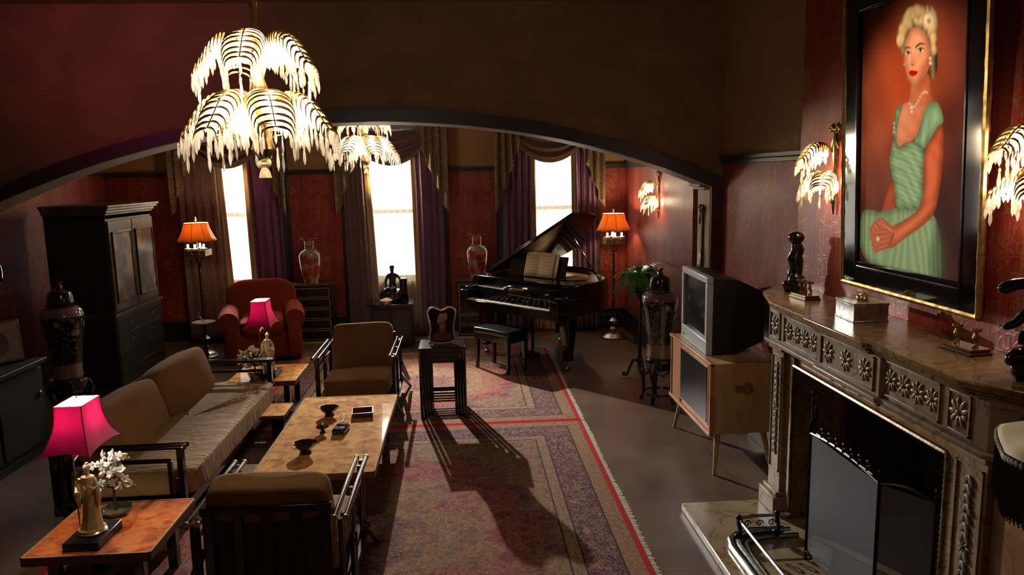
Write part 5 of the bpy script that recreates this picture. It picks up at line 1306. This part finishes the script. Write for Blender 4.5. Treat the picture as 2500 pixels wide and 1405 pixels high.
b.add([(.03, -W2, .0), (.03, W2, .0), (.03, W2, H2), (.03, -W2, H2), (.20, -W2+.02, .0), (.20, W2-.02, .0), (.20, W2-.02, H2-.02), (.20, -W2+.02, H2-.02), (.46, -.20, .06), (.46, .20, .06), (.46, .20, H2-.14), (.46, -.20, H2-.14)],
      [(0, 3, 2, 1), (0, 1, 5, 4), (1, 2, 6, 5), (2, 3, 7, 6), (3, 0, 4, 7), (4, 5, 9, 8), (5, 6, 10, 9), (6, 7, 11, 10), (7, 4, 8, 11), (8, 9, 10, 11)])
b.obj('housing', blk, t, bevel=.008, smooth=False)
b = MB(); y_, z_ = W2, H2; wi, wb = .05, .105
for (a, c, e, f_) in ((-y_, y_, 0, wb), (-y_, y_, z_-wi, z_), (-y_, -y_+wi, wb, z_-wi), (y_-wi, y_, wb, z_-wi)): b.box(-.01, a, e, .035, c, f_)
b.obj('bezel', grey, t, bevel=.006)
MB().grid(16, 16, lambda u, v: (.012-.02*sin(pi*u)*sin(pi*v), -y_+wi+(2*y_-2*wi)*u, wb+(z_-wi-wb)*v)).obj('screen', M('crt_glass', (.01, .012, .01), .18, spec=.3), t, angle=80)
MB().box(-.014, -.05, .03, -.009, .05, .036).tube([(-.008, .26, .04), (-.016, .26, .04)], .010, 12).obj('power_button', pewter, t)

# ------------------------------------------------------------ fireplace
st(MB().box(1.31, 1.7, 0, 2.70, 4.31, .045), 'trim_30', hearth_m, bevel=.006)
t = T('marble_mantelpiece', 'carved brown marble mantelpiece with rosette frieze under the portrait', 'fireplace mantel', (0, 0, .045))
PX = XB-.003; z5 = lambda z: z-.045
SH = [(PX, 4.64), (1.99, 4.64), (1.86, 4.48), (1.745, 4.10), (1.745, 3.66), (1.725, 3.64), (1.725, 3.06), (1.745, 3.04), (1.745, 2.46), (1.86, 2.24), (PX, 2.20)]
ins = lambda d: [(x+(d if x < PX else 0), y+(-d*.6 if y > 3.35 else d*.6)) for x, y in SH]
MB().prism(SH, z5(1.318), z5(1.345)).obj('shelf', sienna, t, bevel=.006)
MB().prism(ins(.02), z5(1.30), z5(1.318)).prism(ins(.04), z5(1.282), z5(1.30)).obj('shelf_moulding', sienna, t, bevel=.005)
FR = [(PX, 4.30), (1.83, 4.30), (1.83, 3.66), (1.81, 3.64), (1.81, 3.06), (1.83, 3.04), (1.83, 2.40), (1.90, 2.28), (PX, 2.2)]
MB().prism(FR, z5(1.09), z5(1.282)).obj('frieze', siennad, t, bevel=.003)
MB().prism([(x-(.022 if x < PX else 0), y+(.02 if y > 4.2 else 0)) for x, y in FR], z5(1.065), z5(1.09)).obj('frieze_base_moulding', siennad, t, bevel=.006)
b = MB().box(1.87, 4.03, 0, PX, 4.285, z5(1.065)).box(1.87, 2.18, 0, PX, 2.66, z5(1.065)).box(1.89, 2.66, z5(.98), PX, 4.03, z5(1.065))
b.obj('surround', sienna, t, bevel=.003)
def relief(b, cx_, cy_, cz_, r, n=9):
    for k in range(n):
        a = 2*pi*k/n; k0 = len(b.v); b.ell((0, 0, 0), (.007, r*.42, r*.17), 8, 6)
        b.xf(Matrix.Translation((cx_, cy_, cz_)) @ Matrix.Rotation(a, 4, 'X') @ Matrix.Translation((0, r*.56, 0)), k0)
    b.ell((cx_-.004, cy_, cz_), (.01, r*.2, r*.2), 8, 6)
for k, (y, x, p) in enumerate([(4.205, 1.83, .06)]+[(y, 1.83, .052) for y in (4.02, 3.92, 3.82, 3.72)]+[(y, 1.81, .058) for y in (3.52, 3.35, 3.18)]+[(y, 1.83, .052) for y in (3.0, 2.905, 2.81, 2.715)]+[(2.555, 1.83, .062)]):
    b = MB(); relief(b, x-.002, y, z5(1.185), p); b.obj('rosette', siennad, t)
for a, c, x in ((4.275, 4.135, 1.83), (4.085, 3.665, 1.83), (3.60, 3.10, 1.81), (3.05, 2.665, 1.83), (2.62, 2.49, 1.83)):
    b = MB()
    for (y0, y1, z0, z1) in ((c, a, 1.255, 1.265), (c, a, 1.105, 1.115), (a-.01, a, 1.105, 1.265), (c, c+.01, 1.105, 1.265)): b.box(x-.008, y0, z5(z0), x+.01, y1, z5(z1))
    b.obj('frieze_panel_border', siennad, t, bevel=.002)
for s_, (y0, y1) in enumerate(((4.115, 4.275), (2.405, 2.585))):
    ym = (y0+y1)/2
    p = MB().box(1.845, y0, .13, 1.88, y1, z5(1.065)).obj('pilaster', siennad, t, bevel=.003)
    MB().box(1.80, y0-.03, 0, 1.89, y1+.03, .11).box(1.82, y0-.015, .11, 1.89, y1+.015, .135).obj('pilaster_base', siennad, p, bevel=.005)
    MB().box(1.825, y0-.012, z5(1.04), 1.88, y1+.012, z5(1.068)).obj('pilaster_capital', siennad, p, bevel=.004)
    b = MB().box(1.838, y0+.015, .25, 1.846, y0+.022, .96).box(1.838, y1-.022, .25, 1.846, y1-.015, .96).box(1.838, y0+.015, .953, 1.846, y1-.015, .96).box(1.838, y0+.015, .25, 1.846, y1-.015, .257)
    b.obj('panel_moulding', siennad, p)
    b = MB(); rr_ = random.Random(9)
    for k in range(15):
        z = .90-.038*k
        if k == 7: relief(b, 1.842, ym, z, .035, 8); continue
        for sg in (-1, 1):
            k0 = len(b.v); b.ell((0, 0, 0), (.007, .011, .024), 8, 6); b.xf(Matrix.Translation((1.84, ym+sg*.012*rr_.uniform(.6, 1.3), z)) @ Matrix.Rotation(sg*.5, 4, 'X'), k0)
    b.obj('carved_leaf_drop', Mn('grey_carving', (.14, .12, .09), (.28, .23, .16), 20, .5), p)
b = MB()
for (p0, p1) in (((1.868, 4.03, .0), (1.868, 4.03, z5(.98))), ((1.868, 4.03, z5(.98)), (1.868, 2.66, z5(.98))), ((1.868, 2.66, z5(.98)), (1.868, 2.66, 0))):
    n = int((Vector(p1)-Vector(p0)).length/.012); b.tube([tuple(Vector(p0).lerp(Vector(p1), k/n)) for k in range(n+1)], [.008+.004*(k % 2) for k in range(n+1)], 6)
b.obj('beaded_edge', Mn('bronze_bead', (.08, .05, .03), (.2, .13, .07), 20, .35, .6), t)
b = MB()
for y in (3.62, 3.50, 3.35, 3.2): b.box(1.884, y-.012, z5(1.005), 1.89, y+.012, z5(1.04))
b.obj('dark_inset', lacquer, t)
MB().prism([(1.90, 2.60), (1.89, 2.38), (2.0, 2.15), (2.16, 2.05), (2.165, 2.60)], 0, z5(1.10)).obj('side_return', marble('yellow_marble', (.46, .36, .18), (.36, .26, .12), (.06, .05, .03), 1.6, .3), t, bevel=.004)

# fire screen
def mesh_mat():
    g = G('screen_mesh'); x, y, z = g.xyz()
    tr = g.n('BsdfTransparent', {}).outputs[0]; d = g.bsdf(col=(.20, .22, .25), rough=.45, metal=.3)
    return g.done(g.n('MixShader', {0: .62, 1: tr, 2: d}).outputs[0])
t = T('fire_screen', 'black folding fire screen with grey mesh panels standing on the hearth', 'fire screen', (0, 0, .045))
scm = mesh_mat()
for (a, c) in (((1.90, 3.80), (1.76, 3.57)), ((1.76, 3.57), (1.76, 2.93)), ((1.76, 2.93), (1.88, 2.72))):
    A, C = Vector((*a, 0)), Vector((*c, 0)); d = (C-A)
    f_ = MB()
    for e in (A, C): f_.tube([tuple(e+Vector((0, 0, .0))), tuple(e+Vector((0, 0, .735)))], .008, 8).ell((e.x, e.y, .75), (.011, .011, .015), 8, 6)
    f_.tube([tuple(A+Vector((0, 0, .05))), tuple(C+Vector((0, 0, .05)))], .006, 6)
    f_.tube([tuple(A+d*k/12+Vector((0, 0, .70+.025*sin(pi*k/12)))) for k in range(13)], .007, 6)
    pf_ = f_.obj('panel_frame', iron, t)
    MB().grid(1, 1, lambda u, v: tuple(A+d*u+Vector((0, 0, .05+.65*v)))).obj('mesh_panel', scm, pf_, smooth=False)
b = MB().tube([(1.757, 3.50, .722), (1.757, 2.98, .722)], .004, 6)
for k in range(7):
    y = 3.45-.07*k; b.tube([(1.755, y, .72), (1.75, y-.015, .75), (1.75, y-.035, .755), (1.755, y-.03, .735)], .004, 5); b.ell((1.755, y-.01, .765), (.008, .012, .008), 6, 5)
b.obj('wrought_cresting', iron, t)
MB().tube([(1.79, 3.62, .0), (1.79, 3.62, .88)], .006, 6).ell((1.79, 3.62, .89), (.009, .009, .02), 8, 6).obj('tall_post', iron, t)
# fender
t = T('hearth_fender', 'low steel and iron fender curving around the hearth', 'fender', (0, 0, .045))
path = [(1.76, 3.86), (1.58, 3.86), (1.48, 3.84), (1.43, 3.79), (1.41, 3.70), (1.41, 3.3), (1.41, 2.9), (1.41, 2.5), (1.41, 2.2)]
MB().tube([(x, y, .018) for x, y in path], .018, 10).tube([(x+.035, y-.02 if y > 3.5 else y, .036) for x, y in path], .013, 8).tube([(x+.07, y-.05 if y > 3.5 else y, .014) for x, y in path], .014, 8).obj('curb', pewter, t)
MB().tube([(1.77, 3.80, .145), (1.56, 3.80, .145), (1.49, 3.79, .14), (1.475, 3.72, .135), (1.475, 3.3, .135), (1.475, 2.6, .135), (1.475, 2.2, .135)], .009, 10).obj('top_rail', silver if 0 else pewter, t)
for (x, y) in ((1.47, 3.77), (1.475, 3.0), (1.475, 2.3), (1.7, 3.80)):
    b = MB(); b.tube([(x, y, .02), (x+.012, y, .07), (x, y, .135)], [.016, .010, .013], 8).ell((x, y, .155), (.018, .018, .016), 8, 6).ell((x-.01, y-.01, .05), (.02, .02, .016), 8, 6)
    b.obj('scroll_support', iron, t)
b = MB()
for k in range(3): cx_ = 1.53+.07*k; b.tube([(cx_+.022*cos(q)*(1-q/9), 3.80, .10+.022*sin(q)*(1-q/9)) for q in [j*.6 for j in range(14)]], .004, 5)
b.tube([(1.50, 3.80, .075), (1.74, 3.80, .075)], .004, 6).obj('scrollwork', iron, t)
def andiron(label, x, y):
    t = T('andiron', label, 'andiron', (x, y, .045), 0, 'brass andirons')
    MB().lathe([(.03, 0), (.035, .02), (.015, .04), (.012, .12), (.022, .15), (.012, .18), (.016, .20), (.03, .225), (.032, .245), (.02, .265), (.008, .275), (.008, .29), (.0001, .295)], 20).obj('post', brass, t)
    MB().tube([(0, 0, .05), (.25, 0, .05), (.26, 0, 0)], .009, 6).obj('log_bar', iron, t)
andiron('brass andiron post low in the fireplace, left one of the pair', 1.83, 2.80); andiron('brass andiron post low in the fireplace, right one of the pair', 1.86, 2.72)

# ------------------------------------------------------------ things on the mantel
ZM = 1.345
def blackamoor(label, x, y, rz, V, E_, R_, h=0):
    t = T('bronze_figure', label, 'statue', (x, y, ZM), rz, 'black mantel statuettes')
    MB().lathe([(.055, 0), (.058, .012), (.05, .03), (.045, .05), (.0001, .06)], 20, mod=lambda r, z, q, u: (r*(1+.08*sin(5*q)), z)).obj('rock_base', bronze, t)
    MB().sup((0, 0, .045), (.065, .055, .04), .7, 24, 12, fn=lambda x, y, z: (x*(1+.12*sin(40*y)), y, z+.008*sin(50*x))).obj('draped_base', bronze, t)
    skinned('figure', V, E_, R_, M('black_glaze', (.006, .006, .006), .12, coat=.6), t)
    return t
V1 = [(0, 0, .03), (.0, 0, .10), (.01, 0, .16), (-.005, 0, .21), (0, 0, .25), (0, 0, .275), (-.035, .01, .215), (-.03, -.02, .26), (-.02, 0, .305), (.035, .01, .215), (.03, -.02, .26), (.02, 0, .305), (0, 0, .31), (-.035, -.015, .09), (.035, .01, .10)]
E1 = [(0, 1), (1, 2), (2, 3), (3, 4), (4, 5), (3, 6), (6, 7), (7, 8), (3, 9), (9, 10), (10, 11), (5, 12), (0, 13), (0, 14)]
R1 = [.046, .042, .04, .038, .026, .028, .018, .016, .014, .018, .016, .014, .026, .032, .032]
bt = blackamoor('glossy black crouching statuette holding a ball overhead at the far end of the mantel', 2.035, 4.42, .3, V1, E1, R1)
MB().ell((-.01, -.02, .07), (.05, .045, .05), 14, 10).ell((.012, .02, .10), (.045, .04, .06), 14, 10).obj('crouched_legs', bronze, bt)
MB().ell((0, 0, .335), (.048, .048, .038), 20, 14).obj('ball', M('black_ball', (.008, .006, .005), .1, coat=.6), bt)
V2 = [(0, 0, .04), (.01, 0, .12), (.02, .01, .18), (.02, .0, .235), (.01, -.0, .275), (0, .0, .305), (-.03, .02, .24), (-.05, .04, .20), (-.075, .07, .18), (.05, 0, .235), (.06, -.01, .29), (.03, .0, .335), (-.02, .03, .345), (-.07, .06, .335), (-.10, .08, .31), (-.05, .03, .10), (-.075, .05, .05), (.04, -.02, .09), (.05, -.03, .05)]
E2 = [(0, 1), (1, 2), (2, 3), (3, 4), (4, 5), (3, 6), (6, 7), (7, 8), (3, 9), (9, 10), (10, 11), (11, 12), (12, 13), (13, 14), (0, 15), (15, 16), (0, 17), (17, 18)]
R2 = [.046, .04, .038, .034, .022, .027, .02, .017, .012, .02, .018, .02, .024, .026, .022, .032, .028, .032, .026]
blackamoor('glossy black statuette raising a curved horn at the near end of the mantel', 1.99, 2.42, .35, V2, E2, R2)
def candlestick(label, x, y, rz):
    t = T('candle_holder', label, 'candle holder', (x, y, ZM), rz, 'brass candle holders')
    MB().box(-.05, -.085, 0, .05, .085, .012).box(-.045, -.08, .012, .045, .08, .026).obj('stepped_base', M('dark_red_wood', (.05, .018, .012), .3), t, bevel=.002)
    MB().box(-.051, -.086, .010, .051, .086, .013).box(-.046, -.081, .024, .046, .081, .0275).obj('brass_lines', brass, t)
    for k in (-1, 0, 1):
        if k == 0 and 'near' in label: continue
        y0 = k*.05
        MB().tube([(0, y0, .026), (.008, y0, .045), (-.004, y0, .07), (0, y0, .09)], [.012, .006, .010, .007], 8).lathe([(.006, .088), (.02, .098), (.021, .108), (.014, .108), (.01, .098), (.0001, .096)], 14, c=(0, y0)).obj('candle_cup', old_brass, t)
candlestick('three-cup brass candle holder on a stepped base beside the ball-bearing statuette', 1.985, 4.17, .1)
candlestick('two-cup brass candle holder on a stepped base near the raised-horn statuette', 2.03, 2.83, .1)
t = T('silver_casket', 'grey metal box with a gilt ornament on its lid at the middle of the mantel', 'box', (1.985, 3.55, ZM), radians(-3))
MB().box(-.085, -.10, 0, .085, .10, .085).obj('box_body', pewter, t, bevel=.002)
MB().box(-.088, -.103, .085, .088, .103, .096).box(-.088, -.103, 0, .088, .103, .008).obj('lid', pewter, t, bevel=.002)
b = MB(); petals(b, (0, 0, .105), .035, 7, .5, random.Random(1)); b.ell((0, 0, .108), (.028, .034, .02), 12, 8); b.obj('gilt_ornament', brass, t)

# fringed lamp at the right edge
t = T('fringed_floor_lamp', 'cream floor lamp shade with dark bead fringe at the right picture edge', 'floor lamp', (1.575, 1.60, .03))
MB().lathe([(.10, 1.44), (.14, 1.425), (.205, 1.395), (.25, 1.372), (.262, 1.362)], 48, cap=False, mod=lambda r, z, q, u: (r*(1+.05*cos(6*q)*u), z+.012*cos(6*q)*u)).obj('lamp_shade', M('cream_silk', (.62, .52, .30), .7), t, solid=.003)
b = MB()
for k in range(120):
    q_ = 2*pi*k/120; r_ = .266*(1+.05*cos(6*q_)); b.ell((r_*cos(q_), r_*sin(q_), 1.352+.012*cos(6*q_)), (.004, .004, .009), 6, 4)
b.obj('bead_trim', white_tag, t, kind='stuff')
b = MB()
for k in range(420):
    q_ = 2*pi*k/420; r_ = .264*(1+.05*cos(6*q_)); b.tube([(r_*cos(q_), r_*sin(q_), 1.345+.012*cos(6*q_)), (r_*cos(q_)*1.005, r_*sin(q_)*1.005, 1.345-.12-.02*(k % 3)/3)], .0022, 4)
b.obj('fringe', M('plum_fringe', (.03, .018, .022), .5), t, kind='stuff')
MB().tube([(0, 0, .0), (0, 0, 1.44)], .012, 10).lathe([(.14, -.03), (.13, .0), (.04, .05), (.015, .08)], 24).obj('pole', old_brass, t)

# ------------------------------------------------------------ left side: sideboard, photo, mirror; right: wall ornament
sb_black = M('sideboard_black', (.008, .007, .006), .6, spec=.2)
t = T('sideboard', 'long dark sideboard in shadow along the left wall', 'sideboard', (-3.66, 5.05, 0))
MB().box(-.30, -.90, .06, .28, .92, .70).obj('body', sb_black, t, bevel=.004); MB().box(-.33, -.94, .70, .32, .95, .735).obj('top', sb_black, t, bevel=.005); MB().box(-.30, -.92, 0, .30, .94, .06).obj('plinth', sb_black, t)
for k in range(3):
    d = MB().box(.28, -.87+.60*k, .09, .295, -.30+.60*k, .67).obj('door', sb_black, t, bevel=.003)
    MB().lathe([(.02, 0), (.022, .006), (.01, .014), (.0001, .016)], 14).xf(Matrix.Translation((.295, -.36+.60*k, .47)) @ Matrix.Rotation(radians(90), 4, 'Y')).obj('pull', old_brass, d)
t = T('photo_frame', 'large pale-mounted photo frame leaning on the dark sideboard', 'photo frame', (-3.58, 5.82, .735), radians(50))
b = MB().box(-.16, -.01, 0, .16, .01, .32); m = Matrix.Rotation(radians(-10), 4, 'X'); b.xf(m).obj('frame', M('dark_grey_frame', (.10, .085, .07), .3), t, bevel=.003)
MB().box(-.14, -.014, .02, .14, -.010, .30).xf(m).obj('mount', M('dim_mount', (.28, .22, .17), .6), t)
MB().ell((0, -.013, .15), (.07, .004, .10), 20, 8).xf(m).obj('photograph', M('dark_photograph', (.10, .07, .06), .4), t)
t = T('beaded_mirror', 'small oval mirror with bead border on the left wall, at the picture edge', 'mirror', (-4.53, 7.50, 1.24))
MB().ell((0, 0, 0), (.006, .075, .095), 28, 12).obj('glass', M('mirror_glass', (.6, .6, .6), .05, 1.), t)
b = MB()
for k in range(28): q_ = 2*pi*k/28; b.ell((.008, .085*cos(q_), .105*sin(q_)), (.008, .009, .009), 8, 6)
b.obj('bead_border', silver, t)
t = T('wall_ornament', 'dark carved bow and tassel wall ornament with a small oval mirror beside the arch pillar', 'wall ornament', (x1-.008, YA0+.16, 1.45))
b = MB()
for s_ in (-1, 1):
    b.tube([(-.01, 0, .30), (-.02, s_*.03, .34), (-.02, s_*.055, .33), (-.02, s_*.05, .29), (-.01, 0, .28)], .014, 8).tube([(-.01, s_*.01, .28), (-.02, s_*.03, .22), (-.02, s_*.045, .17)], [.016, .012, .006], 8)
b.box(-.02, -.016, -.45, .0, .016, .30).ell((-.02, 0, .30), (.02, .025, .03), 10, 8)
b.obj('carved_bow', M('dark_carving', (.06, .03, .025), .35), t)
MB().ell((-.03, 0, -.14), (.008, .028, .075), 20, 10).obj('oval_glass', M('ornament_glass', (.5, .5, .45), .08, 1.), t)
MB().tube([(-.032, .032*cos(2*pi*k/24), -.14+.08*sin(2*pi*k/24)) for k in range(24)], .004, 6, close=True).obj('bead_rim', silver, t)
b = MB().tube([(1.98, 9.15, .008), (2.06, 9.0, .006), (2.10, 8.9, .02), (2.05, 8.82, .006), (2.12, 8.78, .03), (2.13, 8.9, .012)], .006, 6)
tag(b.obj('power_cord', lacquer_soft), 'coiled dark power cord on the floor beside the right-wall floor lamp', 'cord')
b = MB().tube([(-3.1, 9.80, .33), (-3.35, 9.79, .30), (-3.38, 9.78, .15), (-3.25, 9.7, .02), (-3.13, 9.2, .012)], .004, 6)
tag(b.obj('power_cord', lacquer_soft), 'thin dark power cord hanging down the wall behind the left floor lamp', 'cord')
